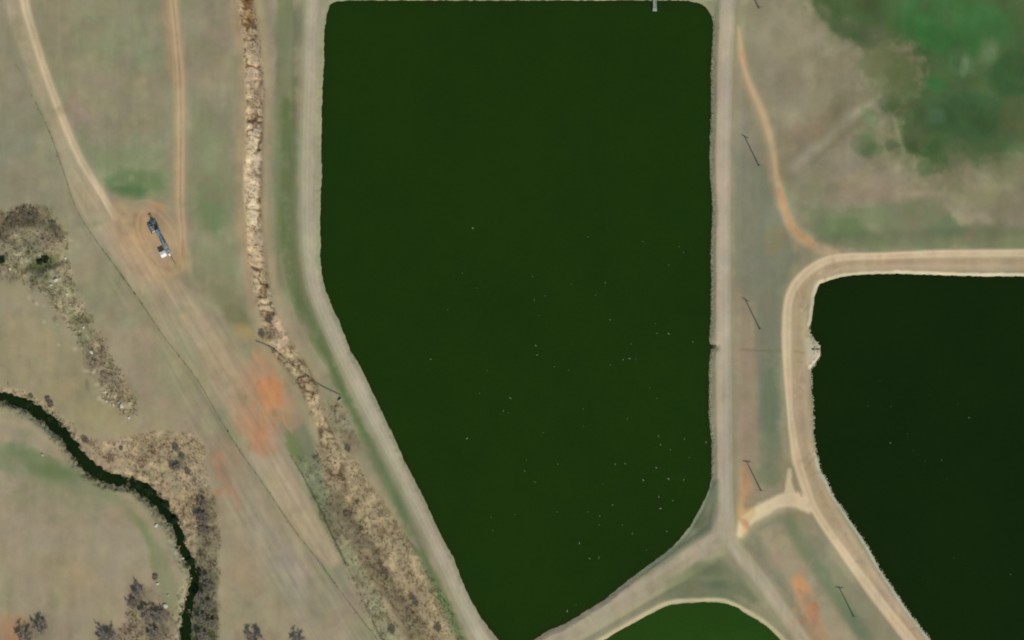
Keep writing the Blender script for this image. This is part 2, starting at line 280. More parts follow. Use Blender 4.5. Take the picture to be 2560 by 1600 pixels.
put(dpoly([(712,1090),(760,1060),(790,1120),(810,1190),(830,1260),(820,1330),(770,1230)]), (112,118,90), 10, 0.8, 8)
put(dell(745, 1130, 16, 36, -20), (98,112,82), 9, 0.7, 6); put(dell(728, 1110, 10, 34, -12), (108,122,68), 6, 0.6, 5)
put(dell(850, 1050, 26, 60, -25), (134,128,100), 12, 0.7, 9); put(dell(872, 1100, 20, 30, -25), (122,106,84), 10, 0.7, 8)
put(dell(850, 1300, 34, 60, -28), (112,104,84), 14, 0.6, 10)
put(dline(GRN, 40), (114,121,86), 9, 0.85, 7, mot=1.3)
put(dline([(p[0], p[1], p[2] * 0.5) for p in GRN if 230 < p[1] < 1060]), (92,106,68), 11, 0.8, 9, mot=1.8)
put(dline([(p[0], p[1], p[2] * 0.5) for p in GRN if p[1] > 1040]), (98,110,74), 8, 0.7, 6, mot=2)
put(dline([(p[0] + 4, p[1], 5) for p in GRN if p[1] > 960]), (88,114,82), 4, 0.35, 3)
put(dline([(p[0], p[1], p[2]) for p in GRN if p[1] < 210]), (120,124,94), 10, 0.6, 8)
put(dline(cr([(700,640,5),(716,720,5),(742,800,6),(780,868,8),(820,930,8)], 4)), (150,146,112), 5, 0.5, 4)
# big dike roads
put(dline([(p[0] + 4, p[1], p[2] + 12) for p in R1]), (146,142,117), 5, 0.9, 2)
put(dline([(p[0], p[1], 34) for p in R1]), (168,159,136), 4, 0.9, 1.5)
for d, c_, w in ((12, (158,160,130), 5), (4, (178,170,148), 5), (-5, (176,158,138), 6), (-1, (160,156,132), 2.5), (-14, (146,146,120), 5), (8, (164,152,130), 3)):
    put(dline([(p[0], p[1], w) for p in offs(R1, d)]), c_, 3.0, 0.65, 2)
put(dline([(p[0], p[1], p[2] + 24) for p in R2]), (140,132,108), 8, 0.7, 3)
put(dline(R2), (171,159,138), 4, 0.92, 1.5)
for d, c_, w in ((-13, (148,148,122), 4), (-7, (176,164,146), 6), (6, (176,158,138), 5), (12, (168,150,128), 4), (0, (166,160,136), 3)):
    put(dline([(p[0], p[1], w) for p in offs(R2, d)]), c_, 3.0, 0.6, 2)
put(dpoly([(1722,1330),(1750,1280),(1778,1200),(1796,1200),(1796,1310),(1760,1350),(1700,1395),(1620,1430),(1640,1400)]), (110,118,94), 8, 0.85, 4)
put(dell(1752, 1302, 14, 26, 30), (84,94,68), 8, 0.7, 4)
put(dline(cr([(1776,1190,9),(1770,1225,9),(1748,1278,8),(1720,1326,8),(1700,1350,6),(1670,1382,6),(1610,1426,6),(1540,1478,7)], 4)), (146,160,130), 4, 0.85, 3)
put(dpoly([(1840,1335),(1870,1390),(1940,1480),(1990,1560),(2060,1660),(1960,1640),(1900,1560),(1850,1520),(1700,1515),(1600,1550),(1500,1610),(1400,1640),(1560,1500),(1700,1400),(1790,1350)]), (140,138,110), 8, 0.85, 4)
put(dline([(p[0] - 4, p[1] + 6, p[2]) for p in R2SW]), (163,152,128), 8, 0.9, 3)
for d, c_, w in ((6, (174,162,140), 10), (-10, (158,150,122), 8)):
    put(dline([(p[0], p[1], w) for p in offs(R2SW, d)]), c_, 6, 0.5, 4)
put(dpoly([(1680,1450),(1740,1405),(1800,1395),(1850,1440),(1900,1500),(1870,1520),(1800,1500),(1700,1500),(1650,1495)]), (110,116,88), 10, 0.85, 5)
put(dell(1765, 1425, 34, 14, 0), (92,98,72), 10, 0.6, 5); put(dell(1790, 1462, 28, 10, 0), (90,104,80), 8, 0.6, 4)
put(dline([(p[0], p[1], p[2]) for p in R2SE]), (166,155,130), 6, 0.9, 2.5)
put(dline([(p[0], p[1], 8) for p in offs(R2SE, 4)]), (176,164,140), 4, 0.5, 3)
put(dell(1812, 1325, 26, 40, 0), (164,156,132), 12, 0.7, 5)
put(dline(cr([(1480,1612,10),(1543,1576,9),(1609,1538,9),(1675,1506,8),(1760,1500,8),(1812,1502,9),(1860,1524,9),(1918,1560,9),(1965,1606,10)], 5)), (188,176,140), 4, 0.85, 2.5)
put(dell(1860, 1502, 26, 7, 28), (148,142,114), 6, 0.6, 4)
# middle strip between the two dikes
put(dpoly([(1836,-60),(1895,-60),(1960,560),(1975,640),(1956,760),(1952,1200),(1836,1220)]), (132,128,104), 8, 0.6, 3)
put(dpoly([(1834,370),(1915,420),(1960,560),(1990,640),(1954,740),(1952,1150),(1900,1180),(1892,900),(1840,860)]), (117,121,100), 12, 0.85, 7)
put(dpoly([(1840,720),(1888,760),(1892,1160),(1850,1190),(1838,900)]), (146,130,108), 10, 0.85, 5)
put(dell(1870, 600, 24, 170, 0), (126,126,106), 14, 0.6, 6)
put(dell(1925, 1010, 22, 100, 0), (100,112,86), 12, 0.6, 5); put(dell(1925, 1190, 26, 30, 0), (104,118,84), 10, 0.6, 5)
put(dell(1895, 470, 16, 60, -8), (118,122,98), 12, 0.6, 5); put(dell(1935, 600, 26, 40, 20), (138,126,94), 12, 0.6, 6)
put(dline([(1850,874,4),(1900,876,5),(1960,878,5)]), (112,106,80), 4, 0.6, 1.5)
put(dell(1860, 330, 22, 60, 0), (136,130,112), 14, 0.5, 5)
put(dpoly([(1848,1165),(1872,1160),(1886,1220),(1880,1290),(1850,1310)]), (166,138,106), 12, 0.8, 7, mot=1.6)
put(dell(1860, 1220, 8, 44, 0), (180,140,106), 8, 0.6, 4); put(dell(1852, 1290, 12, 30, 0), (196,160,112), 8, 0.7, 3)
put(dline([(p[0] - 4, p[1], p[2] + 14) for p in R4 if 180 < p[1] < 520]), (156,142,112), 9, 0.6, 4); put(dline([(p[0], p[1], p[2] + 2) for p in R4]), (175,153,120), 9, 0.85, 4.5); put(dline([(p[0], p[1], p[2] * .6) for p in R4 if 150 < p[1] < 470]), (188,164,130), 5, 0.7, 4)
put(dline([(p[0] + 1, p[1], p[2] * 0.6) for p in R4 if 470 < p[1] < 612]), (187,145,103), 8, 0.75, 4)
put(dell(1857, 145, 9, 26, -12), (180,142,114), 6, 0.6, 3); put(dell(1960, 420, 14, 34, -14), (136,128,94), 8, 0.7, 4)
# lower strip between dikes
put(dpoly([(1870,1345),(1930,1290),(1975,1275),(2010,1300),(2060,1370),(2150,1480),(2240,1600),(2300,1700),(2120,1700),(2010,1540),(1930,1440)]), (132,130,104), 8, 0.9, 4)
put(dpoly([(1890,1330),(1950,1310),(2010,1400),(2060,1480),(2140,1600),(2100,1640),(2030,1540),(1960,1440)]), (160,146,120), 12, 0.8, 6)
put(dline(cr([(1970,1300,24),(2010,1370,30),(2060,1440,30),(2120,1530,30),(2170,1600,30)], 4)), (112,122,92), 12, 0.75, 6)
put(dell(1990, 1290, 30, 12, 20), (134,130,94), 8, 0.6, 4); put(dell(2140, 1560, 40, 14, 55), (90,110,84), 10, 0.6, 5)
put(dpoly([(1972,1450),(2000,1425),(2030,1480),(2060,1560),(2080,1640),(2040,1640),(2010,1560)]), (174,138,106), 12, 0.8, 9, mot=1.5)
put(dell(2000, 1465, 15, 22, -20), (198,144,94), 8, 0.7, 4); put(dell(2030, 1530, 12, 34, -20), (168,120,90), 7, 0.6, 5)
put(dell(1940, 1400, 20, 30, -30), (158,132,110), 12, 0.4, 5); put(dline([(2035,1395,2),(2010,1430,3),(1985,1447,2)]), (166,132,108), 3, 0.6, 2)
# upper right pasture
put(dpoly([(1900,-200),(2040,-200),(2110,90),(2220,170),(2240,320),(2280,400),(2700,420),(2700,520),(2000,560),(1960,430),(1930,280),(1880,100)]), (136,130,106), 16, 0.8, 8)
put(dell(2020, 120, 60, 90, -20), (140,134,108), 24, 0.5, 12); put(dell(2130, 270, 60, 50, 0), (118,114,88), 22, 0.7, 12)
put(dell(2060, 320, 50, 40, 0), (126,112,88), 20, 0.5, 12); put(dell(2010, 350, 60, 40, 0), (140,122,98), 24, 0.6, 10)
put(dline(cr([(1985,420,22),(2060,355,22),(2120,300,22),(2160,270,24),(2220,230,24),(2250,180,20)], 4)), (154,147,124), 15, 0.95, 12, mot=0.4)
put(dline(cr([(2030,410,12),(2080,365,14),(2130,320,14),(2180,290,12)], 4)), (116,113,86), 12, 0.55, 10)
put(dell(2150, 278, 14, 10, 0), (160,148,128), 8, 0.6, 4); put(dell(2120, 180, 60, 40, 20), (128,122,96), 20, 0.5, 10)
put(dell(2040, 170, 26, 14, 10), (152,144,120), 10, 0.6, 6)
put(dpoly([(2010,520),(2100,522),(2250,500),(2330,500),(2400,560),(2560,560),(2700,560),(2700,620),(2110,624),(2040,600)]), (112,120,88), 16, 0.8, 10)
put(dell(2110, 570, 60, 30, 0), (98,116,78), 14, 0.7, 10); put(dell(2360, 560, 50, 30, 30), (94,110,82), 14, 0.6, 10)
put(dell(2440, 480, 90, 40, 0), (136,132,100), 20, 0.7, 12); put(dell(2300, 484, 46, 8, 0), (162,148,124), 8, 0.6, 5)
put(dell(2170, 470, 90, 34, 0), (142,126,104), 24, 0.7, 10); put(dell(2530, 520, 50, 50, 0), (128,120,100), 20, 0.6, 10)
put(dell(2120, 420, 80, 26, 0), (132,122,102), 20, 0.6, 8); put(dell(2500, 600, 80, 16, 0), (126,128,98), 12, 0.5, 8)
# green field
put(dpoly([(2010,-200),(2010,20),(2080,100),(2150,140),(2150,200),(2190,270),(2210,400),(2330,450),(2700,450),(2700,-200)]), (108,110,80), 42, 0.75, 30, mot=1.2)
put(dpoly([(2040,-300),(2040,0),(2075,50),(2130,95),(2165,112),(2200,100),(2250,110),(2290,140),(2300,190),(2285,230),(2245,260),(2238,320),(2262,385),(2330,420),(2440,408),(2530,380),(2600,350),(3400,350),(3400,-300)]), (68,90,54), 26, 0.92, 26, mot=0.5)
put(dell(2380, 60, 150, 70, 10), (62,106,56), 30, 0.8, 16); put(dell(2350, 100, 90, 40, 20), (52,100,50), 24, 0.6, 14)
put(dell(2380, 30, 60, 30, 60), (78,116,68), 20, 0.5, 12); put(dell(2460, 60, 70, 50, 0), (62,108,58), 20, 0.6, 12)
put(dell(2530, 190, 60, 60, 0), (52,80,46), 20, 0.8, 12); put(dell(2420, 290, 120, 60, 0), (58,86,52), 24, 0.8, 12)
put(dline(cr([(2036,-60,60),(2058,0,60),(2092,44,46),(2135,82,34),(2165,100,24)], 4)), (66,88,52), 14, 0.85, 8, mot=0.5); put(dline(cr([(2100,-60,70),(2120,10,60),(2160,50,50),(2210,70,40)], 4)), (76,96,58), 18, 0.6, 12); put(dell(2165, 12, 30, 22, 0), (70,84,50), 12, 0.6, 8)
put(dell(2190, 90, 34, 30, 40), (98,104,78), 22, 0.7, 20); put(dell(2215, 160, 50, 60, 0), (98,106,70), 34, 0.75, 30); put(dell(2262, 190, 40, 60, 0), (82,96,58), 26, 0.7, 20, mot=0.6); put(dell(2340, 210, 34, 22, 20), (54,100,54), 14, 0.7, 8)
put(dell(2475, 132, 26, 32, 20), (108,122,88), 18, 0.75, 16); put(dell(2405, 160, 34, 26, 0), (94,118,82), 20, 0.7, 18)
put(dell(2410, 168, 10, 24, 10), (122,140,106), 6, 0.5, 4); put(dell(2340, 290, 24, 20, 0), (74,106,78), 12, 0.6, 8)
put(dell(2275, 275, 34, 22, 10), (76,80,54), 18, 0.7, 18); put(dell(2540, 300, 40, 60, 0), (88,94,62), 18, 0.75, 10)
put(dell(2290, 340, 26, 44, 0), (82,92,62), 12, 0.6, 9); put(dell(2480, 395, 60, 12, 0), (98,104,74), 12, 0.6, 9)
put(dell(2560, 380, 40, 24, 0), (114,118,88), 12, 0.6, 8); put(dell(2310, 420, 20, 20, 0), (92,108,76), 8, 0.7, 6)
put(dline(cr([(2238,300,8),(2244,330,10),(2262,385,8)], 3)), (138,140,116), 7, 0.5, 5)
# sandy dike of the right pond
put(dline(R3B), (172,152,123), 5, 0.95, 2)
put(dline([(p[0], p[1], 10) for p in R3B]), (160,142,112), 6, 0.55, 5)
put(dline([(p[0], p[1], 7) for p in offs(R3B, -12)]), (178,162,136), 4, 0.5, 4)
put(dline(R3L), (199,180,147), 4, 0.95, 1.6)
put(dline([(p[0], p[1], 3) for p in offs(R3L, 5)]), (214,194,162), 2.5, 0.5, 2)
put(dline([(p[0], p[1], 2.5) for p in offs(R3L, -1)]), (184,160,128), 2.5, 0.45, 2)
edge2 = POND2[POND2.index((2237,684)):POND2.index((2560,691)) + 1]
p2w = [p for p in POND2[:9]][::-1]
put(dline([(p[0], p[1] - 4, 9) for p in edge2]), (206,193,166), 3.5, 0.85, 3)
put(dline([(p[0] - 4, p[1] - 3, 9) for p in p2w] + [(2022,812,9)]), (190,182,154), 3.5, 0.8, 2.5)
low2 = POND2[POND2.index((2326,1600)):]
put(dline([(p[0] - 4, p[1] + 1, 7) for p in low2 if p[1] > 1130]), (184,186,162), 3, 0.85, 2.5)
put(dpoly([(2012,846),(2030,838),(2058,864),(2058,888),(2030,918),(2014,912)]), (180,172,148), 5, 0.95, 3)
put(dline([(2022,835,7),(2037,856,7),(2046,870,6)]), (178,174,150), 3, 0.8, 2); put(dline([(2044,884,8),(2034,905,8),(2024,920,8)]), (206,198,174), 3, 0.9, 2)
put(dline([(1986,878,6),(2010,882,6)]), (140,122,96), 4, 0.6, 2)
put(dline([(p[0], p[1] + 8, p[2] + 10) for p in R5]), (176,160,128), 9, 0.6, 5); put(dline(R5), (210,192,156), 6, 0.95, 5); put(dline([(1974,1176,6),(1972,1205,14),(1974,1240,30)]), (204,189,152), 5, 0.9, 3); put(dline([(1960,1250,26),(1995,1258,24),(2022,1275,16)]), (208,190,155), 6, 0.9, 3)
put(dline([(1860,1330,16),(1862,1300,20),(1880,1280,18)]), (198,164,116), 7, 0.6, 3)
put(dline([(1983,1170,4),(1992,1210,4),(2004,1240,4)]), (150,136,106), 3, 0.7, 2)
# right shore of the big pond
rs = [p for p in POND1 if p[0] > 1765 and 30 < p[1] < 1200][::-1]
put(dline([(p[0] + 5, p[1], 9) for p in rs]), (128,124,98), 4, 0.7, 3)
put(dline([(p[0] + 3, p[1], 3.5) for p in rs]), (156,164,134), 3, 0.7, 4)
put(dline([(p[0] + 5, p[1], 9) for p in rs if p[1] > 880]), (152,146,116), 4, 0.6, 3)
# left shore
ls = [p for p in POND1 if p[0] < 1160 and p[1] < 1460]
put(dline([(p[0] - 5, p[1], 7) for p in ls]), (138,140,112), 3.5, 0.6, 3)
# field line under the fences
for FL, al in ((FENCE1, 0.55), (FENCE2, 0.8)):
    put(dline([(p[0], p[1], 2.0) for p in FL if p[1] < 1700]), (104,100,70), 3.2, al, 3, tex=0.8 + 2.6 * N20)
put(dline([(p[0], p[1], 3.5) for p in FENCE2 if p[1] < 1420]), (80,84,52), 3.5, 0.75, 2)
put(dline([(p[0], p[1], 2.0) for p in PIPEL]), (104,94,68), 3, 0.6, 1)
put(dline([(p[0] - 6, p[1] + 4, 12) for p in FENCE1 if 470 < p[1] < 1090]), (126,124,96), 7, 0.35, 4)

rq = np.random.RandomState(77)
for _ in range(34):      # erosion lines in the red scars
    x0, y0 = rq.uniform(606, 716), rq.uniform(895, 1120)
    if y0 > 1040: x0 = rq.uniform(612, 680)
    l = rq.uniform(14, 50); w = rq.uniform(2, 7); a = rq.uniform(0.9, 1.7)
    put(dline(cr([(x0, y0, w), (x0 + l * .4 * math.cos(a) + rq.normal(0, 3), y0 + l * .5, w * .8), (x0 + l * math.cos(a), y0 + l, 1)], 3), 12), [(196,142,98),(150,124,96),(178,120,84),(164,140,112),(138,118,88)][rq.randint(5)], 3.5, 0.5, 4)
for cx, cy, sx, sy, n in ((560, 1200, 22, 60, 10), (2015, 1510, 24, 60, 16), (1862, 1230, 12, 50, 8), (40, 1570, 40, 24, 10)):
    for _ in range(n):
        put(dell(cx + rq.normal(0, .6) * sx + (0.35 * (cy - cy)), cy + rq.normal(0, .6) * sy, rq.uniform(3, 9), rq.uniform(5, 16), rq.uniform(-40, 10)), [(188,136,100),(150,128,102),(164,116,86)][rq.randint(3)], 4, 0.45, 4)
for _ in range(170):     # small worn and greener patches all over the left pasture
    x0, y0 = rq.uniform(-20, 600), rq.uniform(20, 1600); rr_ = rq.uniform(6, 26)
    put(dell(x0, y0, rr_, rr_ * rq.uniform(.4, .9), rq.uniform(0, 180)), [(162,148,120),(124,128,96),(148,134,112),(132,122,96),(156,150,118)][rq.randint(5)], 6.5, 0.32, 6)
for _ in range(90):      # mound and tongue: pale rubble and dark tufts
    t_ = rq.uniform(0, 1); x0 = 60 + 250 * t_ ** 1.3 + rq.normal(0, 40 * (1 - t_) + 14); y0 = 590 + 430 * t_ + rq.normal(0, 26)
    put(dell(x0, y0, rq.uniform(3, 9), rq.uniform(2, 6), rq.uniform(0, 180)), [(178,170,142),(190,180,152),(96,96,68),(150,150,122),(110,106,82)][rq.randint(5)], 3, 0.6, 4)
for _ in range(60):      # green field and rough pasture upper right
    x0, y0 = rq.uniform(1980, 2560), rq.uniform(0, 600); rr_ = rq.uniform(8, 34); g_ = (x0 > 2150 and y0 < 400)
    put(dell(x0, y0, rr_, rr_ * rq.uniform(.4, .9), rq.uniform(0, 180)), ([(56,96,52),(84,100,64),(50,74,42),(70,108,62)] if g_ else [(150,140,116),(118,116,88),(140,126,104),(126,128,98)])[rq.randint(4)], 9, 0.35, 9)
for _ in range(60):      # smudges and wheel marks on the sandy dike
    p = R3B[rq.randint(8, len(R3B) - 6)]; put(dell(p[0] + rq.normal(0, 9), p[1] + rq.normal(0, 9), rq.uniform(2, 12), rq.uniform(1.5, 4), rq.uniform(0, 180)), [(140,122,98),(190,172,142),(154,138,112)][rq.randint(3)], 3, 0.5, 2)
for _ in range(50):
    R_ = (R1, R2, R2SW, R2SE)[rq.randint(4)]; p = R_[rq.randint(4, len(R_) - 4)]; put(dell(p[0] + rq.normal(0, 7), p[1] + rq.normal(0, 7), rq.uniform(2, 4), rq.uniform(6, 22), 0 if R_ is R2 else rq.uniform(-40, 0)), [(146,138,116),(184,176,156),(152,150,124)][rq.randint(3)], 3.5, 0.4, 2)

_w = (1 - sstep(560, 800, X)) * sstep(560, 900, Y) * 0.22; C = (C * (1 - _w[..., None]) + np.array([160, 144, 117.]) / 255 * _w[..., None]).astype(np.float32)
# --- broad and fine mottling of the soil and grass themselves
ua = 0.5 * X + 0.866 * Y; ub = 0.866 * X - 0.5 * Y
NS = fbm(ua / 12.0, ub, 9, 2, 501); NS2 = fbm(X, Y / 14.0, 7, 2, 511)
_sl, _D = dpoly([(180,440),(240,480),(480,760),(640,900),(720,1150),(860,1420),(960,1600),(780,1600),(560,1250),(440,960),(300,740)], 60)
diag = np.zeros_like(X); diag[_sl] = 1 - sstep(-10, 40, _D); vert = (1 - sstep(560, 760, Y)) * (1 - sstep(700, 820, X))
lum = 1 + 0.045 * NV + 0.05 * N60 + 0.04 * N20 + 0.018 * N8 + 0.07 * NS * diag + 0.014 * NS2 * vert
UR = sstep(1850, 1960, X) * (1 - sstep(560, 640, Y)) * (1 + 0 * X); lum = lum + UR * (0.10 * fbm(X, Y, 95, 3, 521) + 0.05 * N60)
C *= lum[..., None]
C[..., 0] *= 1 + 0.02 * fbm(X, Y, 60, 2, 201); C[..., 1] *= 1 + 0.016 * fbm(X, Y, 45, 2, 211); C[..., 2] *= 1 + 0.03 * fbm(X, Y, 50, 2, 221)

# brush patches: blotches of dead stems and pale litter (also used to scatter tufts)
BRUSH = np.zeros((NY, NX), np.float32)
def brush(res, v=1.0, soft=8, warp=8):
    sl, D = res; D = D + warp * (0.6 * N20[sl] + 0.5 * N8[sl])
    BRUSH[sl] = np.maximum(BRUSH[sl], v * (1 - sstep(-soft, soft, D)))
brush(dline([(p[0], p[1], p[2] * 0.9) for p in DITCH]), 1.0, 5, 5)
brush(dpoly([(-60,540),(20,525),(70,508),(130,530),(168,580),(172,650),(185,720),(222,790),(262,860),(300,930),(338,1000),(340,1040),(300,1030),(262,1000),(215,900),(185,840),(140,770),(95,720),(40,700),(-60,690)]), 0.9)
brush(dpoly([(200,1090),(290,1105),(400,1075),(470,1078),(512,1110),(520,1200),(546,1290),(545,1600),(545,1660),(480,1660),(500,1450),(470,1330),(420,1240),(340,1195),(250,1150)]), 0.85)
brush(dpoly([(330,1480),(380,1475),(430,1530),(440,1660),(240,1660),(300,1570)]), 0.8)
brush(dline([(p[0], p[1], p[2] + 30) for p in CREEK]), 0.6, 10, 10)
brush(dpoly([(745,1150),(800,1120),(830,1200),(890,1330),(950,1470),(1010,1600),(960,1640),(900,1500),(820,1330),(770,1220)]), 0.8)
brush(dell(852, 1060, 24, 66, -25), 0.8)
t = NB * 0.8 + 0.9 * fbm(X, Y, 20, 3, 231)
_sl, _D = dline([(p[0], p[1], p[2] * 0.8) for p in DITCH if p[1] < 1180], 20)
CRK = np.zeros_like(X); CRK[_sl] = (1 - sstep(-3, 3, _D))
CRK *= (1 - sstep(0.03, 0.13, np.abs(fbm(X + 9 * N20, Y + 9 * N20, 30, 2, 601)))) * np.clip(0.55 + 1.6 * fbm(X, Y, 60, 2, 611), 0, 1)
C = C * (1 - 0.38 * CRK[..., None] * np.array([0.85, 1.0, 1.15]))
dk = np.clip((t - 0.18) * 2.2, 0, 1) * BRUSH; lt = np.clip((-t - 0.16) * 2.2, 0, 1) * BRUSH
C = C * (1 - 0.26 * dk[..., None] * np.array([0.85, 0.95, 1.1])) ; C = C * (1 + 0.16 * lt[..., None] * np.array([1.1, 1.0, 0.9]))

# ------------------------------------------------------------------ heights
H += 0.35 * fbm(X, Y, 600, 2, 241) + 0.05 * N60 + 0.02 * N20
def lift(pts, h, slope=24, extra=0):
    sl, D = dline([(p[0], p[1], p[2] + extra) for p in pts], 90)
    m = 1 - sstep(0, slope, D); H[sl] = np.maximum(H[sl], H[sl] * (1 - m) + h * m)
lift(R1, 1.15, 30); lift(R2, 1.15, 30); lift(R2SW, 1.1, 26); lift(R2SE, 1.1, 26); lift(R3B, 0.8, 60); lift(R3L, 0.75, 64)
top = [(760,-30,40),(1200,-34,40),(1840,-30,40)]; lift(top, 1.15, 30)
sl, D = dline([(p[0], p[1], p[2] * 0.45) for p in DITCH], 60)
H[sl] -= 0.9 * (1 - sstep(0, 16, D))
sl, D = dline([(p[0], p[1], p[2] + 2) for p in CREEK], 80)
D = D + 7 * N20[sl] + 7 * N8[sl]
CRW = -1.25
H[sl] = np.minimum(H[sl], CRW + np.clip(D, -14, 60) * 0.075 + 0.0)
# mound and hollow in the rubble
for cx, cy, rx, ry, a, h in ((80, 600, 95, 62, 8, 1.9), (165, 740, 60, 40, 55, 0.9), (240, 880, 60, 30, 60, 0.7), (300, 985, 50, 24, 55, 0.6)):
    sl, D = dell(cx, cy, rx, ry, a); H[sl] += h * (1 - sstep(-ry * 0.55, 4, D))
sl, D = dell(118, 662, 40, 13, -18); H[sl] -= 1.3 * (1 - sstep(-12, 5, D))
H += BRUSH * (0.10 * NB + 0.30 * fbm(X, Y, 22, 3, 251) + 0.03 * U)
H -= 0.45 * CRK
WL = 0.28
def pond(poly):
    sl, D = dpoly(poly, 60); Dn = D + 1.6 * N8[sl] + 0.8 * N3[sl]
    shore = WL + np.clip(Dn, -30, 14) * 0.062
    H[sl] = np.where((Dn >= 0) & (Dn < 14), np.maximum(np.minimum(H[sl], shore), WL + Dn * 0.03), H[sl]); H[sl] = np.where(Dn < 0, shore, np.maximum(H[sl], WL + np.where(Dn < 14, Dn * 0.03, 0.42 - (Dn - 14) * 0.013)))
    return sl, D
for P_ in (POND1, POND2, POND3): pond(P_)
# shallow mud just under and above the waterline is darker earth
def hgt(x, y):
    i = int(np.clip(np.searchsorted(gx, x) - 1, 0, NX - 2)); j = int(np.clip(np.searchsorted(gy, y) - 1, 0, NY - 2))
    u = (x - gx[i]) / (gx[i + 1] - gx[i]); v = (y - gy[j]) / (gy[j + 1] - gy[j])
    return float((H[j, i] * (1 - u) + H[j, i + 1] * u) * (1 - v) + (H[j + 1, i] * (1 - u) + H[j + 1, i + 1] * u) * v)
def grid_at(A, x, y):
    x = np.asarray(x, float); y = np.asarray(y, float)
    i = np.clip(np.searchsorted(gx, x) - 1, 0, NX - 2); j = np.clip(np.searchsorted(gy, y) - 1, 0, NY - 2)
    u = (x - gx[i]) / (gx[i + 1] - gx[i]); v = (y - gy[j]) / (gy[j + 1] - gy[j])
    if A.ndim == 3: u = u[..., None]; v = v[..., None]
    return (A[j, i] * (1 - u) + A[j, i + 1] * u) * (1 - v) + (A[j + 1, i] * (1 - u) + A[j + 1, i + 1] * u) * v
def to_base(c):
    c = np.clip(c, 0, 1); lin = np.where(c <= 0.04045, c / 12.92, ((c + 0.055) / 1.055) ** 2.4)
    return np.clip(lin / KILL, 0.002, 0.85)

# ------------------------------------------------------------------ helpers for objects
def tag(o, label, cat=None, group=None, kind=None):
    o['label'] = label
    if cat: o['category'] = cat
    if group: o['group'] = group
    if kind: o['kind'] = kind
    return o
def mesh_np(name, V, F, mat, colors=None, smooth=True, parent=None):
    me = bpy.data.meshes.new(name); V = np.asarray(V, np.float32).reshape(-1, 3); F = np.asarray(F, np.int32); k = F.shape[1]
    me.vertices.add(len(V)); me.vertices.foreach_set('co', V.ravel())
    me.loops.add(F.size); me.loops.foreach_set('vertex_index', F.ravel())
    me.polygons.add(len(F)); me.polygons.foreach_set('loop_start', np.arange(0, F.size, k, dtype=np.int32))
    me.polygons.foreach_set('loop_total', np.full(len(F), k, np.int32))
    me.polygons.foreach_set('use_smooth', np.full(len(F), smooth, bool))
    if colors is not None:
        at = me.color_attributes.new('tint', 'FLOAT_COLOR', 'POINT'); c4 = np.ones((len(V), 4), np.float32); c4[:, :3] = colors
        at.data.foreach_set('color', c4.ravel())
    me.update(calc_edges=True); me.validate()
    me.materials.append(mat); o = bpy.data.objects.new(name, me); col.objects.link(o)
    if parent: o.parent = parent
    return o
def newmat(name):
    m = bpy.data.materials.new(name); m.use_nodes = True; return m, m.node_tree, m.node_tree.nodes['Principled BSDF']
def mat_tint(name, rough=0.95, fine=0.10, scale=2.2, spec=0.1, bump=0.0):
    m, nt, b = newmat(name); a = nt.nodes.new('ShaderNodeVertexColor'); a.layer_name = 'tint'
    g = nt.nodes.new('ShaderNodeNewGeometry'); n1 = nt.nodes.new('ShaderNodeTexNoise'); n1.inputs['Scale'].default_value = scale; n1.inputs['Detail'].default_value = 5
    nt.links.new(g.outputs['Position'], n1.inputs['Vector'])
    mr = nt.nodes.new('ShaderNodeMapRange'); mr.inputs[1].default_value = 0.3; mr.inputs[2].default_value = 0.7; mr.inputs[3].default_value = 1 - fine; mr.inputs[4].default_value = 1 + fine
    nt.links.new(n1.outputs[0], mr.inputs[0])
    mx = nt.nodes.new('ShaderNodeVectorMath'); mx.operation = 'SCALE'
    nt.links.new(a.outputs['Color'], mx.inputs[0]); nt.links.new(mr.outputs[0], mx.inputs['Scale']); nt.links.new(mx.outputs[0], b.inputs['Base Color'])
    b.inputs['Roughness'].default_value = rough; b.inputs['Specular IOR Level'].default_value = spec
    if bump:
        bp = nt.nodes.new('ShaderNodeBump'); bp.inputs['Strength'].default_value = bump; bp.inputs['Distance'].default_value = 0.1
        nt.links.new(n1.outputs[0], bp.inputs['Height']); nt.links.new(bp.outputs[0], b.inputs['Normal'])
    return m
def mat_plain(name, rgb, rough=0.7, metal=0.0, var=0.2, scale=3.0, spec=0.3):
    m, nt, b = newmat(name); tc = nt.nodes.new('ShaderNodeTexCoord'); n1 = nt.nodes.new('ShaderNodeTexNoise'); n1.inputs['Scale'].default_value = scale; n1.inputs['Detail'].default_value = 6
    nt.links.new(tc.outputs['Object'], n1.inputs['Vector'])
    r = nt.nodes.new('ShaderNodeValToRGB'); r.color_ramp.elements[0].position = 0.3; r.color_ramp.elements[1].position = 0.7
    r.color_ramp.elements[0].color = (*[c * (1 - var) for c in rgb], 1); r.color_ramp.elements[1].color = (*[min(1, c * (1 + var)) for c in rgb], 1)
    nt.links.new(n1.outputs[0], r.inputs[0]); nt.links.new(r.outputs[0], b.inputs['Base Color'])
    b.inputs['Roughness'].default_value = rough; b.inputs['Metallic'].default_value = metal; b.inputs['Specular IOR Level'].default_value = spec
    return m
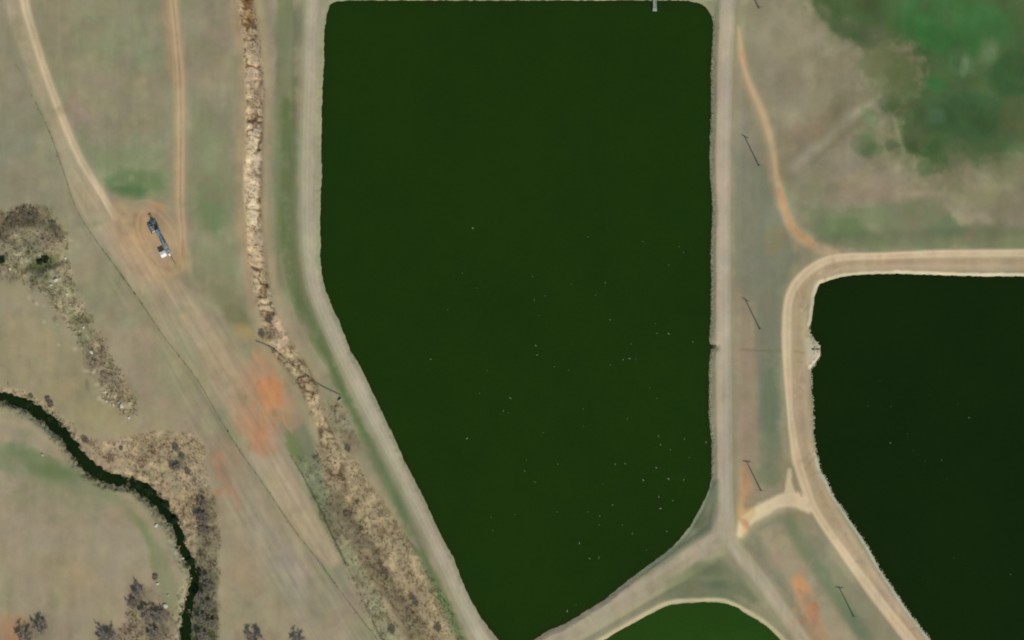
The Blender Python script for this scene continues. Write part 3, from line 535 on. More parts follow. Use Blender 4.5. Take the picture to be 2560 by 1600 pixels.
def mat_water(name):
    m, nt, b = newmat(name); a = nt.nodes.new('ShaderNodeVertexColor'); a.layer_name = 'tint'
    g = nt.nodes.new('ShaderNodeNewGeometry'); mp = nt.nodes.new('ShaderNodeMapping'); mp.inputs['Scale'].default_value = (0.9, 1.6, 1)
    mp.inputs['Rotation'].default_value = (0, 0, 0.5)
    n1 = nt.nodes.new('ShaderNodeTexNoise'); n1.inputs['Scale'].default_value = 0.8; n1.inputs['Detail'].default_value = 6
    nt.links.new(g.outputs['Position'], mp.inputs[0]); nt.links.new(mp.outputs[0], n1.inputs['Vector'])
    mr = nt.nodes.new('ShaderNodeMapRange'); mr.inputs[1].default_value = 0.3; mr.inputs[2].default_value = 0.7; mr.inputs[3].default_value = 0.94; mr.inputs[4].default_value = 1.06
    nt.links.new(n1.outputs[0], mr.inputs[0]); mx = nt.nodes.new('ShaderNodeVectorMath'); mx.operation = 'SCALE'
    nt.links.new(a.outputs['Color'], mx.inputs[0]); nt.links.new(mr.outputs[0], mx.inputs['Scale']); nt.links.new(mx.outputs[0], b.inputs['Base Color'])
    bp = nt.nodes.new('ShaderNodeBump'); bp.inputs['Strength'].default_value = 0.15; bp.inputs['Distance'].default_value = 0.05
    nt.links.new(n1.outputs[0], bp.inputs['Height']); nt.links.new(bp.outputs[0], b.inputs['Normal'])
    b.inputs['Roughness'].default_value = 0.15; b.inputs['IOR'].default_value = 1.33; b.inputs['Specular IOR Level'].default_value = 0.22
    return m
M_ground = mat_tint('soil_and_grass', 0.97, 0.035, 1.6, 0.05)
M_gravel = mat_tint('gravel_track', 0.95, 0.06, 3.0, 0.08)
M_water = mat_water('algae_water')

# ------------------------------------------------------------------ ground sheet
VX = (X - 1280.0) * S; VY = (800.0 - Y) * S
V = np.stack([VX, VY, H], -1).reshape(-1, 3)
idx = np.arange(NX * NY).reshape(NY, NX)
F = np.stack([idx[:-1, :-1], idx[1:, :-1], idx[1:, 1:], idx[:-1, 1:]], -1).reshape(-1, 4)
g = mesh_np('ground', V, F, M_ground, to_base(C).reshape(-1, 3))
tag(g, 'dry tan and green pasture ground around the ponds', 'ground', kind='structure')

# ------------------------------------------------------------------ tracks, laid on the ground
def strip(name, pts, label, clip=None, wscale=1.0, z=0.05, step=2.5):
    P = [p for p in pts if clip is None or clip(p)]
    # resample
    out = [P[0]]
    for a, b in zip(P[:-1], P[1:]):
        L = math.hypot(b[0] - a[0], b[1] - a[1]); n = max(1, int(L / step))
        for k in range(1, n + 1):
            t = k / n; out.append(tuple(a[q] + (b[q] - a[q]) * t for q in range(3)))
    P = out; n = len(P); m = max(5, int(max(p[2] for p in P) * wscale / 2.5) + 1)
    px = np.zeros((n, m)); py = np.zeros((n, m))
    for i, p in enumerate(P):
        a = P[max(0, i - 2)]; b = P[min(n - 1, i + 2)]; tx, ty = b[0] - a[0], b[1] - a[1]; l = math.hypot(tx, ty) or 1
        for j in range(m):
            d = (j / (m - 1) - 0.5) * p[2] * wscale
            px[i, j] = p[0] - ty / l * d; py[i, j] = p[1] + tx / l * d
    z_ = grid_at(H, px, py) + z; c_ = grid_at(C, px, py)
    V = np.stack([(px - 1280) * S, (800 - py) * S, z_], -1).reshape(-1, 3)
    id_ = np.arange(n * m).reshape(n, m); F = np.stack([id_[:-1, :-1], id_[:-1, 1:], id_[1:, 1:], id_[1:, :-1]], -1).reshape(-1, 4)
    # make faces look up
    v0, v1, v3 = V[F[0, 0]], V[F[0, 1]], V[F[0, 3]]
    if np.cross(v1 - v0, v3 - v0)[2] < 0: F = F[:, ::-1]
    o = mesh_np(name, V, F, M_gravel, to_base(c_).reshape(-1, 3)); tag(o, label, 'road', kind='structure'); return o
strip('road', R1, 'grey gravel road along the left bank of the large pond', wscale=0.78, z=0.03)
strip('road', R2, 'grey gravel road along the right bank of the large pond', wscale=0.95, z=0.03)
strip('road', [p for p in R2SW if p[1] > 1345], 'gravel road running down left below the large pond', wscale=0.8, z=0.04)
strip('road', [p for p in R2SE if p[1] > 1345], 'gravel road running down right beside the bottom pond', wscale=0.95, z=0.035)
strip('road', R3L, 'pale sandy track on the bank of the right pond', z=0.03)
strip('path', [p for p in R4 if 120 < p[1] < 616], 'orange dirt track curving from the dike road to the right pond', z=0.03)
strip('path', [p for p in R5 if 1862 < p[0] < 1990], 'cream sandy link between the dike road and the right pond track', z=0.045)
strip('path', R6, 'pale sandy track curving down the left field', z=0.03)
strip('path', [p for p in R7 if p[1] < 600], 'tan twin rut track leading down to the pump pad', z=0.03)

# ------------------------------------------------------------------ water
def water(name, poly, level, rgb, edge, label, step=5.0, lim=None, patchy=0.05, seed=300):
    xs = [p[0] for p in poly]; ys = [p[1] for p in poly]
    ax = np.arange(min(xs) - 12, max(xs) + 12.1, step); ay = np.arange(min(ys) - 12, max(ys) + 12.1, step)
    x, y = np.meshgrid(ax.astype(np.float32), ay.astype(np.float32)); D = dpoly_at(poly, x, y)
    c = np.array(rgb, np.float32)[None, None] / 255 * (1 + patchy * fbm(x, y, 160, 3, seed) + 0.02 * fbm(x, y, 30, 2, seed + 9))[..., None]
    w = (0.75 * np.exp(np.minimum(D + 2, 0) / 7.0) * (0.7 + 0.6 * fbm(x, y, 60, 2, seed + 5)))[..., None]
    w = np.clip(w, 0, 1); c = c * (1 - w) + np.array(edge, np.float32) / 255 * w
    blue = (np.clip(fbm(x, y, 110, 2, seed + 7) * 1.4 - 0.1, 0, 1) * np.exp(np.minimum(D, 0) / 45.0))[..., None]
    c = c * (1 - 0.6 * blue) + np.array([27, 51, 17]) / 255 * (rgb[1] / 52.0) * 0.6 * blue
    ny, nx = x.shape; id_ = np.arange(ny * nx).reshape(ny, nx); keep = (D < 11)
    kf = keep[:-1, :-1] & keep[1:, :-1] & keep[1:, 1:] & keep[:-1, 1:]
    F = np.stack([id_[:-1, :-1], id_[1:, :-1], id_[1:, 1:], id_[:-1, 1:]], -1)[kf]
    used = np.unique(F); remap = np.full(ny * nx, -1); remap[used] = np.arange(len(used)); F = remap[F]
    V = np.stack([(x - 1280) * S, (800 - y) * S, np.full_like(x, level)], -1).reshape(-1, 3)[used]
    o = mesh_np(name, V, F, M_water, to_base(c).reshape(-1, 3)[used]); tag(o, label, 'water', kind='structure'); return o
water('water', POND1, WL, (27,50,8), (34,37,11), 'large pond of dark green algae water', seed=300)
water('water', POND2, WL, (19,37,4), (26,27,5), 'darker green pond at the right edge', step=6, seed=330)
water('water', POND3, WL, (37,67,16), (44,58,18), 'bright green pond cut by the bottom edge', seed=360, patchy=0.08)
def ribbon_poly(pts, extra=0):
    L = [(q[0], q[1]) for q in offs(pts, 0)]
    a = []; b = []
    for i, p in enumerate(pts):
        q = pts[max(0, i - 1)]; r = pts[min(len(pts) - 1, i + 1)]; tx, ty = r[0] - q[0], r[1] - q[1]; l = math.hypot(tx, ty) or 1; h = (p[2] + extra) / 2
        a.append((p[0] - ty / l * h, p[1] + tx / l * h)); b.append((p[0] + ty / l * h, p[1] - tx / l * h))
    return a + b[::-1]
crk = [p for p in CREEK if -60 < p[1] < 1700 and p[0] > -120]
water('water', ribbon_poly(crk, 0), CRW, (20,35,10), (18,29,8), 'narrow dark green creek winding through the lower left', step=3.0, seed=390, patchy=0.3)

# ------------------------------------------------------------------ scattered cover (uncountable)
rs_ = random.Random(11)
def tufts(name, label, n, mask_fn, box, size, cols, lean=0.35, blades=6, seed=1, wid=0.09):
    r = np.random.RandomState(seed); V = []; F = []; CC = []
    px = r.uniform(box[0], box[1], n * 4); py = r.uniform(box[2], box[3], n * 4); w = mask_fn(px, py)
    ok = r.rand(len(px)) < w; px = px[ok][:n]; py = py[ok][:n]; hz = grid_at(H, px, py); k = 0; cb_ = grid_at(C, px, py)
    for ii, (x, y, z) in enumerate(zip(px, py, hz)):
        s = size * r.uniform(0.5, 1.3); c = cb_[ii] * (cols[r.randint(len(cols))] * r.uniform(0.88, 1.12)) if np.isscalar(cols[0]) else np.array(cols[r.randint(len(cols))]) / 255 * r.uniform(0.85, 1.15); cx = (x - 1280) * S; cy = (800 - y) * S
        for b in range(blades):
            a = r.uniform(0, 6.283); l = r.uniform(0.15, lean + 0.4) * s; bx = cx + r.normal(0, 0.18) * s; by = cy + r.normal(0, 0.18) * s
            q = a + 1.57 + r.normal(0, .3); ww = wid * r.uniform(0.6, 1.5); hh = s * r.uniform(0.35, 0.8)
            V += [(bx - math.cos(q) * ww, by - math.sin(q) * ww, z - 0.05), (bx + math.cos(q) * ww, by + math.sin(q) * ww, z - 0.05), (bx + math.cos(a) * l, by + math.sin(a) * l, z + hh)]
            F.append((k, k + 1, k + 2)); k += 3; CC += [c, c, c]
    o = mesh_np(name, V, F, M_tuft, to_base(np.array(CC)), smooth=False); tag(o, label, 'brush', kind='stuff'); return o
M_tuft = mat_tint('dry_stems', 0.95, 0.12, 3.0, 0.05)
NT = fbm(X, Y, 22, 2, 401)
def bm(x, y): return grid_at(BRUSH, x, y) * np.clip(0.55 + 0.9 * grid_at(NT, x, y), 0, 1)
tufts('dry_brush', 'matted dead brush filling the ditch beside the left dike', 12000, bm, (560, 1160, -40, 1640), 0.6, [1.1, 1.0, 0.8, 1.15, 0.9, 0.7], seed=3)
tufts('dry_brush', 'grey brown scrub over the rubble tongue and creek bank', 15000, bm, (-40, 556, 500, 1640), 0.62, [1.1, 1.0, 0.8, 1.18, 0.9, 0.68], seed=4)
sdl, _ = 0, 0
CM = np.zeros((NY, NX), np.float32); sl, D = dline([(p[0], p[1], p[2]) for p in CREEK], 50)
CM[sl] = np.clip(1.1 - np.abs(D) / 9.0, 0, 1) * np.clip(0.5 + 1.5 * N20[sl] + N8[sl], 0, 1)
tufts('creek_reeds', 'dark green reeds and weeds crowding the creek margins', 12000, lambda x, y: grid_at(CM, x, y), (-40, 560, 940, 1640), 0.85, [(40,56,24),(30,44,16),(56,70,36),(44,46,26),(80,88,58)], seed=5)
FM = np.zeros((NY, NX), np.float32)
for FL in (FENCE1, FENCE2):
    sl, D = dline([(p[0], p[1], 2.5) for p in FL if p[1] < 1650], 12); FM[sl] = np.maximum(FM[sl], (1 - sstep(0, 3, D)) * np.clip(0.5 + 1.6 * N20[sl], 0.05, 1))
tufts('fence_grass', 'rank dark grass growing in the fence lines', 2600, lambda x, y: grid_at(FM, x, y), (0, 1000, 140, 1640), 0.55, [(96,94,60),(112,108,74),(84,92,56)], seed=6)

# stones along the waterlines
def rock_mesh(name, r, seed, flat=0.7, mat=None):
    rr = np.random.RandomState(seed); n1, n2 = 7, 10; V = [(0, 0, -flat * r)]; F = []
    for i in range(1, n1):
        t = math.pi * i / n1
        for j in range(n2):
            a = 2 * math.pi * j / n2; k = r * rr.uniform(0.78, 1.15); V.append((k * math.sin(t) * math.cos(a), k * math.sin(t) * math.sin(a) * 0.85, -k * math.cos(t) * flat))
    V.append((0, 0, flat * r)); last = len(V) - 1; F3 = []; 
    for j in range(n2): F3.append((0, 1 + (j + 1) % n2, 1 + j)); F3.append((last, last - n2 + j, last - n2 + (j + 1) % n2))
    for i in range(n1 - 2):
        for j in range(n2):
            a = 1 + i * n2 + j; b = 1 + i * n2 + (j + 1) % n2; c = a + n2; d = b + n2; F3 += [(a, b, d), (a, d, c)]
    return V, F3
def stones(name, label, pts, n, spread, off, cols, seed, size=(0.12, 0.34)):
    r = np.random.RandomState(seed); V = []; F = []; CC = []; k = 0
    seg = [math.hypot(b[0] - a[0], b[1] - a[1]) for a, b in zip(pts[:-1], pts[1:])]; cum = np.cumsum([0] + seg)
    protos = [rock_mesh('x', 1.0, s) for s in range(4)]
    for _ in range(n):
        s = r.uniform(0, cum[-1]); i = min(len(seg) - 1, np.searchsorted(cum, s) - 1); t = (s - cum[i]) / seg[i]; a, b = pts[i], pts[i + 1]
        nx_, ny_ = -(b[1] - a[1]) / seg[i], (b[0] - a[0]) / seg[i]; d = off + r.normal(0, spread)
        x = a[0] + (b[0] - a[0]) * t + nx_ * d; y = a[1] + (b[1] - a[1]) * t + ny_ * d; z = hgt(x, y); q = r.uniform(*size)
        pv, pf = protos[r.randint(4)]; an = r.uniform(0, 6.28); ca, sa = math.cos(an), math.sin(an); c = np.array(cols[r.randint(len(cols))]) / 255
        for v in pv: V.append(((x - 1280) * S + (v[0] * ca - v[1] * sa) * q, (800 - y) * S + (v[0] * sa + v[1] * ca) * q, z + v[2] * q + 0.25 * q)); CC.append(c)
        F += [(f[0] + k, f[1] + k, f[2] + k) for f in pf]; k += len(pv)
    o = mesh_np(name, V, F, M_stone, to_base(np.array(CC)), smooth=False); tag(o, label, 'riprap', kind='stuff'); return o
M_stone = mat_tint('pale_stone', 0.9, 0.12, 4.0, 0.2)
pale = [(170,168,142), (184,178,152), (156,156,130), (164,168,140)]
stones('riprap', 'small pale stones lining the shore of the right pond', [(p[0], p[1]) for p in low2] + [(2023,812)], 900, 1.6, 3, pale, 21, (0.1, 0.26))
stones('riprap', 'small grey green stones along the right shore of the large pond', [(p[0], p[1]) for p in rs], 900, 1.6, -3.0, [(128,136,110), (144,150,122), (110,110,84)], 22, (0.1, 0.26))
stones('riprap', 'broken stone dumped around the outlet point', [(2026,838),(2044,866),(2047,882),(2030,914)], 170, 3.0, 2.5, [(184,178,154),(176,170,146),(160,154,130)], 23, (0.1, 0.2))

# ------------------------------------------------------------------ mesh builder
class MB:
    def __init__(s): s.v = []; s.f = []
    def box(s, c, d, rz=0, ry=0, rx=0):
        k = len(s.v); cz, sz = math.cos(rz), math.sin(rz); cy_, sy_ = math.cos(ry), math.sin(ry); cx_, sx_ = math.cos(rx), math.sin(rx)
        for sx in (-.5, .5):
            for sy in (-.5, .5):
                for s3 in (-.5, .5):
                    x, y, z = sx * d[0], sy * d[1], s3 * d[2]
                    y, z = y * cx_ - z * sx_, y * sx_ + z * cx_
                    x, z = x * cy_ + z * sy_, -x * sy_ + z * cy_
                    x, y = x * cz - y * sz, x * sz + y * cz
                    s.v.append((c[0] + x, c[1] + y, c[2] + z))
        s.f += [tuple(k + i for i in q) for q in ((0,1,3,2),(4,6,7,5),(0,4,5,1),(2,3,7,6),(0,2,6,4),(1,5,7,3))]; return s
    def tube(s, pts, r, n=8, cap=True):
        rs2 = r if isinstance(r, (list, tuple)) else [r] * len(pts); k = len(s.v); P = [Vector(p) for p in pts]
        for i, p in enumerate(P):
            t = (P[min(i + 1, len(P) - 1)] - P[max(0, i - 1)]).normalized(); u = t.cross(Vector((0, 0, 1)))
            if u.length < 1e-3: u = t.cross(Vector((1, 0, 0)))
            u.normalize(); w = t.cross(u)
            for j in range(n):
                a = 2 * math.pi * j / n; q = p + (u * math.cos(a) + w * math.sin(a)) * rs2[i]; s.v.append(tuple(q))
        for i in range(len(P) - 1):
            for j in range(n):
                a = k + i * n + j; b = k + i * n + (j + 1) % n; s.f.append((a, b, b + n, a + n))
        if cap: s.f.append(tuple(k + j for j in range(n))[::-1]); s.f.append(tuple(k + (len(P) - 1) * n + j for j in range(n)))
        return s
    def prism(s, prof, y0, y1):
        """profile in xz extruded along y"""
        k = len(s.v); n = len(prof)
        for y in (y0, y1):
            for (x, z) in prof: s.v.append((x, y, z))
        s.f.append(tuple(range(k, k + n))); s.f.append(tuple(range(k + n, k + 2 * n))[::-1])
        for j in range(n): a = k + j; b = k + (j + 1) % n; s.f.append((a, a + n, b + n, b))
        return s
    def build(s, name, mat, parent=None, smooth=False, bevel=0.0):
        me = bpy.data.meshes.new(name); me.from_pydata(s.v, [], s.f); me.materials.append(mat)
        if smooth:
            for p in me.polygons: p.use_smooth = True
        me.update(); o = bpy.data.objects.new(name, me); col.objects.link(o)
        if parent: o.parent = parent
        if bevel:
            b = o.modifiers.new('bevel', 'BEVEL'); b.width = bevel; b.segments = 2; b.limit_method = 'ANGLE'
        return o
def empty(name, x, y, z, rz=0, sc=1.0):
    o = bpy.data.objects.new(name, None); col.objects.link(o); o.location = (wx(x), wy(y), z); o.rotation_euler = (0, 0, rz); o.scale = (sc, sc, sc); o.empty_display_size = 0.5; return o
def dup(root, x, y, z, rz=0, sc=1.0):
    r = root.copy(); col.objects.link(r); r.location = (wx(x), wy(y), z); r.rotation_euler = (0, 0, rz); r.scale = (sc, sc, sc)
    for ch in list(root.children):
        c = ch.copy(); col.objects.link(c); c.parent = r
        for g_ in ch.children: d = g_.copy(); col.objects.link(d); d.parent = c
    return r
M_wood = mat_plain('weathered_pole_wood', (0.13, 0.10, 0.07), 0.85, 0, 0.25, 4)
M_steel = mat_plain('grey_blue_steel', (0.22, 0.26, 0.27), 0.5, 0.3, 0.2, 2)
M_dark = mat_plain('dark_rusty_steel', (0.07, 0.055, 0.04), 0.7, 0.2, 0.35, 3)
M_rust = mat_plain('rusty_pipe', (0.17, 0.14, 0.10), 0.8, 0.1, 0.3, 3)
M_conc = mat_plain('bleached_concrete', (0.36, 0.36, 0.28), 0.9, 0, 0.12, 2)
M_white = mat_plain('sun_bleached_white_paint', (0.80, 0.78, 0.70), 0.55, 0, 0.06, 2)
M_cer = mat_plain('brown_glazed_ceramic', (0.12, 0.06, 0.04), 0.3, 0, 0.1, 5)
M_post = mat_plain('grey_fence_post', (0.16, 0.13, 0.10), 0.9, 0, 0.2, 5)
M_wire = mat_plain('galvanised_wire', (0.18, 0.17, 0.16), 0.6, 0.5, 0.1, 5)
M_jet = mat_plain('grey_green_weathered_deck', (0.235, 0.29, 0.205), 0.8, 0, 0.1, 2)

M_jet2 = mat_plain('paler_weathered_deck', (0.33, 0.40, 0.29), 0.8, 0, 0.1, 2)
# ------------------------------------------------------------------ utility poles
def make_pole():
    t = empty('utility_pole', 0, 0, 0)
    MB().tube([(0, 0, -0.4), (0, 0, 5), (0, 0, 11.6)], [0.25, 0.21, 0.17], 12).build('pole', M_wood, t, True)
    ca = MB().box((0, 0.19, 11.0), (2.9, 0.16, 0.22)).build('crossarm', M_wood, t, bevel=0.015)
    for x in (-1.3, -0.55, 0.55, 1.3):
        MB().tube([(x, 0.19, 11.11), (x, 0.19, 11.22), (x, 0.19, 11.28), (x, 0.19, 11.34)], [0.03, 0.08, 0.08, 0.05], 10).build('insulator', M_cer, ca, True)
    MB().tube([(-0.9, 0.19, 10.93), (0, 0.20, 10.2)], 0.035, 6).build('brace', M_dark, t); MB().tube([(0.9, 0.19, 10.93), (0, 0.20, 10.2)], 0.035, 6).build('brace', M_dark, t)
    return t
poles = [(1897, 20, 'wooden utility pole at the top edge beside the dike road'),
         (1897, 414, 'wooden utility pole between the dike road and the orange track, casting a long shadow'),
         (1899, 822, 'wooden utility pole midway down the strip between the two big ponds'),
         (1902, 1226, 'wooden utility pole just above the cream sandy link'),
         (2133, 1540, 'wooden utility pole near the bottom edge beside the right pond track')]
p0 = make_pole()
for i, (x, y, lb) in enumerate(poles):
    o = p0 if i == 0 else dup(p0, x, y, 0)
    o.location = (wx(x), wy(y), hgt(x, y)); o.rotation_euler = (0, 0, math.radians([-6, -28, -30, -6, 0][i])); tag(o, lb, 'utility pole', 'power line poles between the ponds')

# ------------------------------------------------------------------ fences
def fence(pts, label, spacing, y0, y1, h=1.2):
    P = [p for p in pts if y0 <= p[1] <= y1]; a0 = P[0]; z0 = hgt(*a0[:2]); root = empty('wire_fence', a0[0], a0[1], z0); tag(root, label, 'fence')
    loc = lambda x, y, z: (wx(x) - root.location.x, wy(y) - root.location.y, z - z0)
    seg = [math.hypot(b[0] - a[0], b[1] - a[1]) for a, b in zip(P[:-1], P[1:])]; cum = np.cumsum([0] + seg); s = 0; tops = []
    pm = None
    while s < cum[-1]:
        i = max(0, min(len(seg) - 1, int(np.searchsorted(cum, s)) - 1)); t = (s - cum[i]) / seg[i]; x = P[i][0] + (P[i + 1][0] - P[i][0]) * t; y = P[i][1] + (P[i + 1][1] - P[i][1]) * t; z = hgt(x, y)
        if pm is None: o = MB().tube([(0, 0, -0.2), (0, 0, h * .6), (0, 0, h)], [0.085, 0.08, 0.07], 8).build('post', M_post, root, True); pm = o
        else: o = pm.copy(); col.objects.link(o); o.parent = root
        o.location = loc(x, y, z); tops.append((x, y, z)); s += spacing
    for k, fr in enumerate((0.35, 0.65, 0.92)):
        MB().tube([loc(x, y, z + h * fr) for x, y, z in tops], 0.012, 4, False).build('wire', M_wire, root)
    return root
fence(FENCE1, 'long wire fence running diagonally from the left track down to the bottom edge', 27, 240, 1640)
fence(FENCE2, 'shorter wire fence along the dark brush edge above the bottom', 24, 1165, 1640)

# ------------------------------------------------------------------ pipeline over the ditch
rt = empty('pipeline', 640, 852, hgt(640, 852)); tag(rt, 'thin dark pipeline crossing the brushy ditch below its bend', 'pipeline')
zz = rt.location.z; L_ = []
for p in PIPEL: L_.append((wx(p[0]) - rt.location.x, wy(p[1]) - rt.location.y, max(hgt(p[0], p[1]), 0.1) + 0.22 - zz))
MB().tube(L_, 0.09, 10).build('pipe', M_rust, rt, True)
for i in range(1, len(L_), 3):
    x, y, z = L_[i]; gz = hgt(PIPEL[i][0], PIPEL[i][1]) - zz
    MB().box((x, y, (gz + z) / 2 - 0.2), (0.18, 0.6, max(0.12, z - gz)), rz=0.9).build('support', M_dark, rt)
hw = empty('headwall', 850, 1000, hgt(850, 1000)); tag(hw, 'small pale concrete headwall at the lower end of the pipeline', 'headwall')
MB().box((0, 0, 0.45), (1.3, 0.35, 1.1), rz=0.7).box((-0.45, -0.6, 0.25), (0.25, 1.0, 0.7), rz=0.7).build('wall', M_conc, hw, bevel=0.03)
MB().tube([(0.2, 0.4, 0.4), (-0.15, -0.3, 0.35)], 0.22, 12).build('outlet', M_dark, hw, True)

# ------------------------------------------------------------------ jetty in the big pond
jt = empty('jetty', 1637, 10, WL); tag(jt, 'narrow grey green jetty reaching into the large pond from the top edge', 'jetty')
MB().box((0, 1.0, 1.05), (1.35, 6.4, 0.14)).build('deck', M_jet, jt, bevel=0.02)
for sx in (-0.62, 0.62):
    for y in (-2.0, 0.2, 2.4): MB().tube([(sx, y, -1.4), (sx, y, 1.9)], 0.07, 8).build('post', M_dark, jt, True)
    MB().box((sx, 1.0, 1.92), (0.08, 6.0, 0.06)).build('handrail', M_jet, jt)
MB().box((0, -2.1, 1.16), (1.5, 1.3, 0.12)).build('end_platform', M_jet2, jt, bevel=0.02)
MB().tube([(0, -2.1, 1.2), (0, -2.1, 1.75)], 0.05, 8).tube([(-0.22, -2.1, 1.75), (0.22, -2.1, 1.75)], 0.03, 6).build('valve_wheel', M_dark, jt, True)

# outlet pipe on the point of the right pond, and the notch intake opposite
op = empty('outlet_pipe', 2044, 873, WL); tag(op, 'dark pipe mouth poking out of the stony point into the right pond', 'pipe')
MB().tube([(-2.2, 0, 0.5), (-0.4, 0, 0.25), (0.7, 0, 0.05)], 0.3, 14).build('pipe', M_dark, op, True)
MB().box((-1.0, 0, 0.35), (0.3, 1.5, 0.9)).build('collar', M_conc, op, bevel=0.03)
ip = empty('intake_grate', 1786, 866, WL); tag(ip, 'small dark intake box set in a notch of the right shore', 'intake')
MB().box((0, 0, 0.15), (1.3, 0.8, 0.7)).build('box', M_dark, ip, bevel=0.03)
for k in range(6): MB().box((-0.5 + k * 0.2, 0, 0.53), (0.05, 0.74, 0.05)).build('grate_bar', M_wire, ip)

# ------------------------------------------------------------------ pump jack on its pad
ax_ang = math.atan2(-107, 55)
pj = empty('pumpjack', 405, 598, hgt(405, 598) + 0.02, ax_ang); tag(pj, 'grey blue oil pumpjack standing on the oval dirt pad', 'pumpjack')
MB().box((-1.0, 0, 0.12), (14.5, 1.9, 0.4)).build('base_slab', M_conc, pj, bevel=0.04)
MB().box((-1.0, 0.75, 0.5), (13.6, 0.28, 0.36)).box((-1.0, -0.75, 0.5), (13.6, 0.28, 0.36)).box((-6.5, 0, 0.5), (0.3, 1.22, 0.3)).box((-2, 0, 0.5), (0.3, 1.22, 0.3)).box((4.5, 0, 0.5), (0.3, 1.22, 0.3)).build('skid', M_steel, pj)
for sx, sy in ((1.0, .75), (1.0, -.75), (3.6, .75), (3.6, -.75)):
    MB().tube([(sx, sy, 0.68), (2.3, sy * 0.25, 5.6)], 0.13, 8).build('post_leg', M_steel, pj, True)
MB().box((2.3, 0, 5.68), (0.9, 0.8, 0.2)).build('saddle', M_steel, pj, bevel=0.02)
tilt = math.radians(4)
MB().box((1.2, 0, 6.05), (10.2, 0.36, 0.55), ry=tilt).build('walking_beam', M_steel, pj, bevel=0.03)
hz = 6.05 - 5.1 * math.sin(tilt)
pr = [(6.1, hz + 0.9), (6.7, hz + 0.85), (7.05, hz + 0.2), (7.15, hz - 0.6), (7.05, hz - 1.3), (6.8, hz - 1.6), (6.5, hz - 0.4), (6.1, hz - 0.3)]
MB().prism(pr, -0.28, 0.28).build('horsehead', M_white, pj, bevel=0.02)
MB().tube([(7.12, -0.1, hz - 1.0), (7.12, -0.1, 1.6)], 0.02, 6).tube([(7.12, 0.1, hz - 1.0), (7.12, 0.1, 1.6)], 0.02, 6).box((7.12, 0, 1.6), (0.2, 0.4, 0.1)).build('bridle', M_wire, pj)
MB().box((-3.2, 0, 2.2), (1.8, 1.0, 1.4)).box((-3.2, 0, 1.1), (2.2, 1.2, 0.8)).build('gearbox', M_steel, pj, bevel=0.06)
for s_ in (-1, 1):
    MB().box((-3.9, s_ * 0.78, 1.9), (2.9, 0.2, 0.5), ry=math.radians(-30)).build('crank', M_steel, pj)
    cw = MB(); prof = [(-5.9 + 0.95 * math.cos(a), 1.25 + 0.75 * math.sin(a)) for a in [math.pi * 2 * k / 16 for k in range(16)]]
    cw.prism(prof, s_ * 1.05 - 0.16, s_ * 1.05 + 0.16).build('counterweight', M_dark, pj)
    MB().tube([(-4.6, s_ * 0.62, 1.6), (-3.6, s_ * 0.45, 6.3)], 0.08, 8).build('pitman_arm', M_steel, pj, True)
MB().box((-3.65, 0, 6.4), (0.25, 1.2, 0.25)).build('equaliser', M_steel, pj)
MB().box((-6.9, 0, 1.2), (1.2, 0.9, 0.9)).tube([(-7.6, 0, 1.2), (-6.3, 0, 1.2)], 0.38, 14).build('motor', M_steel, pj, bevel=0.03)
MB().tube([(-6.6, 0.55, 1.2), (-6.6, 0.62, 1.2)], 0.25, 14).build('belt_pulley', M_dark, pj); MB().tube([(-3.2, 0.55, 2.4), (-3.2, 0.62, 2.4)], 0.7, 20).build('belt_pulley', M_dark, pj)
wl_ = empty('wellhead', 427, 640, hgt(427, 640), ax_ang); tag(wl_, 'slim dark wellhead at the lower end of the pumpjack', 'wellhead')
MB().tube([(0, 0, -0.1), (0, 0, 0.5), (0, 0, 0.5), (0, 0, 1.3)], [0.3, 0.3, 0.15, 0.15], 12).build('casing', M_dark, wl_, True)
MB().tube([(-0.1, 0, 0.8), (1.2, 0, 0.8), (2.4, 0.1, 0.35), (3.4, 0.2, 0.05)], 0.09, 8).build('flow_line', M_dark, wl_, True); MB().tube([(0, -0.1, 1.0), (0, -0.5, 1.0)], 0.06, 8).box((0, -0.55, 1.0), (0.34, 0.05, 0.34)).build('valve', M_dark, wl_, True)
en = empty('pump_engine', 381, 570, hgt(381, 570), ax_ang, 0.82); tag(en, 'blue grey pump engine block at the upper end of the pad', 'engine')
MB().box((0, 0, 0.25), (4.6, 3.0, 0.25)).build('skid', M_dark, en, bevel=0.03)
MB().box((0.3, -0.1, 1.15), (2.8, 1.7, 1.5)).build('housing', M_steel, en, bevel=0.1)
MB().box((1.9, -0.1, 1.2), (0.35, 1.6, 1.5)).build('radiator', M_white, en, bevel=0.03)
MB().tube([(-0.4, 0.3, 1.9), (-0.4, 0.3, 2.8), (-0.6, 0.3, 3.1)], 0.11, 10).build('exhaust_stack', M_dark, en, True)
MB().tube([(-1.8, -1.2, 0.9), (-1.8, 1.2, 0.9)], 0.5, 16).build('fuel_tank', M_steel, en, True)
cb = empty('equipment_shed', 413, 633, hgt(413, 633), ax_ang, 0.88); tag(cb, 'small white equipment shed beside the lower end of the pumpjack', 'shed')
cb.location.x += -1.55 * math.cos(ax_ang + math.pi / 2) * -1 * 0; 
MB().box((0, -0.9, 1.15), (2.3, 2.1, 2.3)).build('wall', M_conc, cb, bevel=0.03)
MB().prism([(-1.3, 2.3), (1.3, 2.3), (1.3, 2.38), (0, 2.85), (-1.3, 2.38)], -2.1, 0.3).build('roof', M_white, cb)
dr = MB().box((1.17, -0.9, 0.95), (0.05, 0.9, 1.8)).build('door', M_steel, cb); MB().box((1.22, -0.6, 0.95), (0.04, 0.12, 0.05)).build('handle', M_dark, dr)

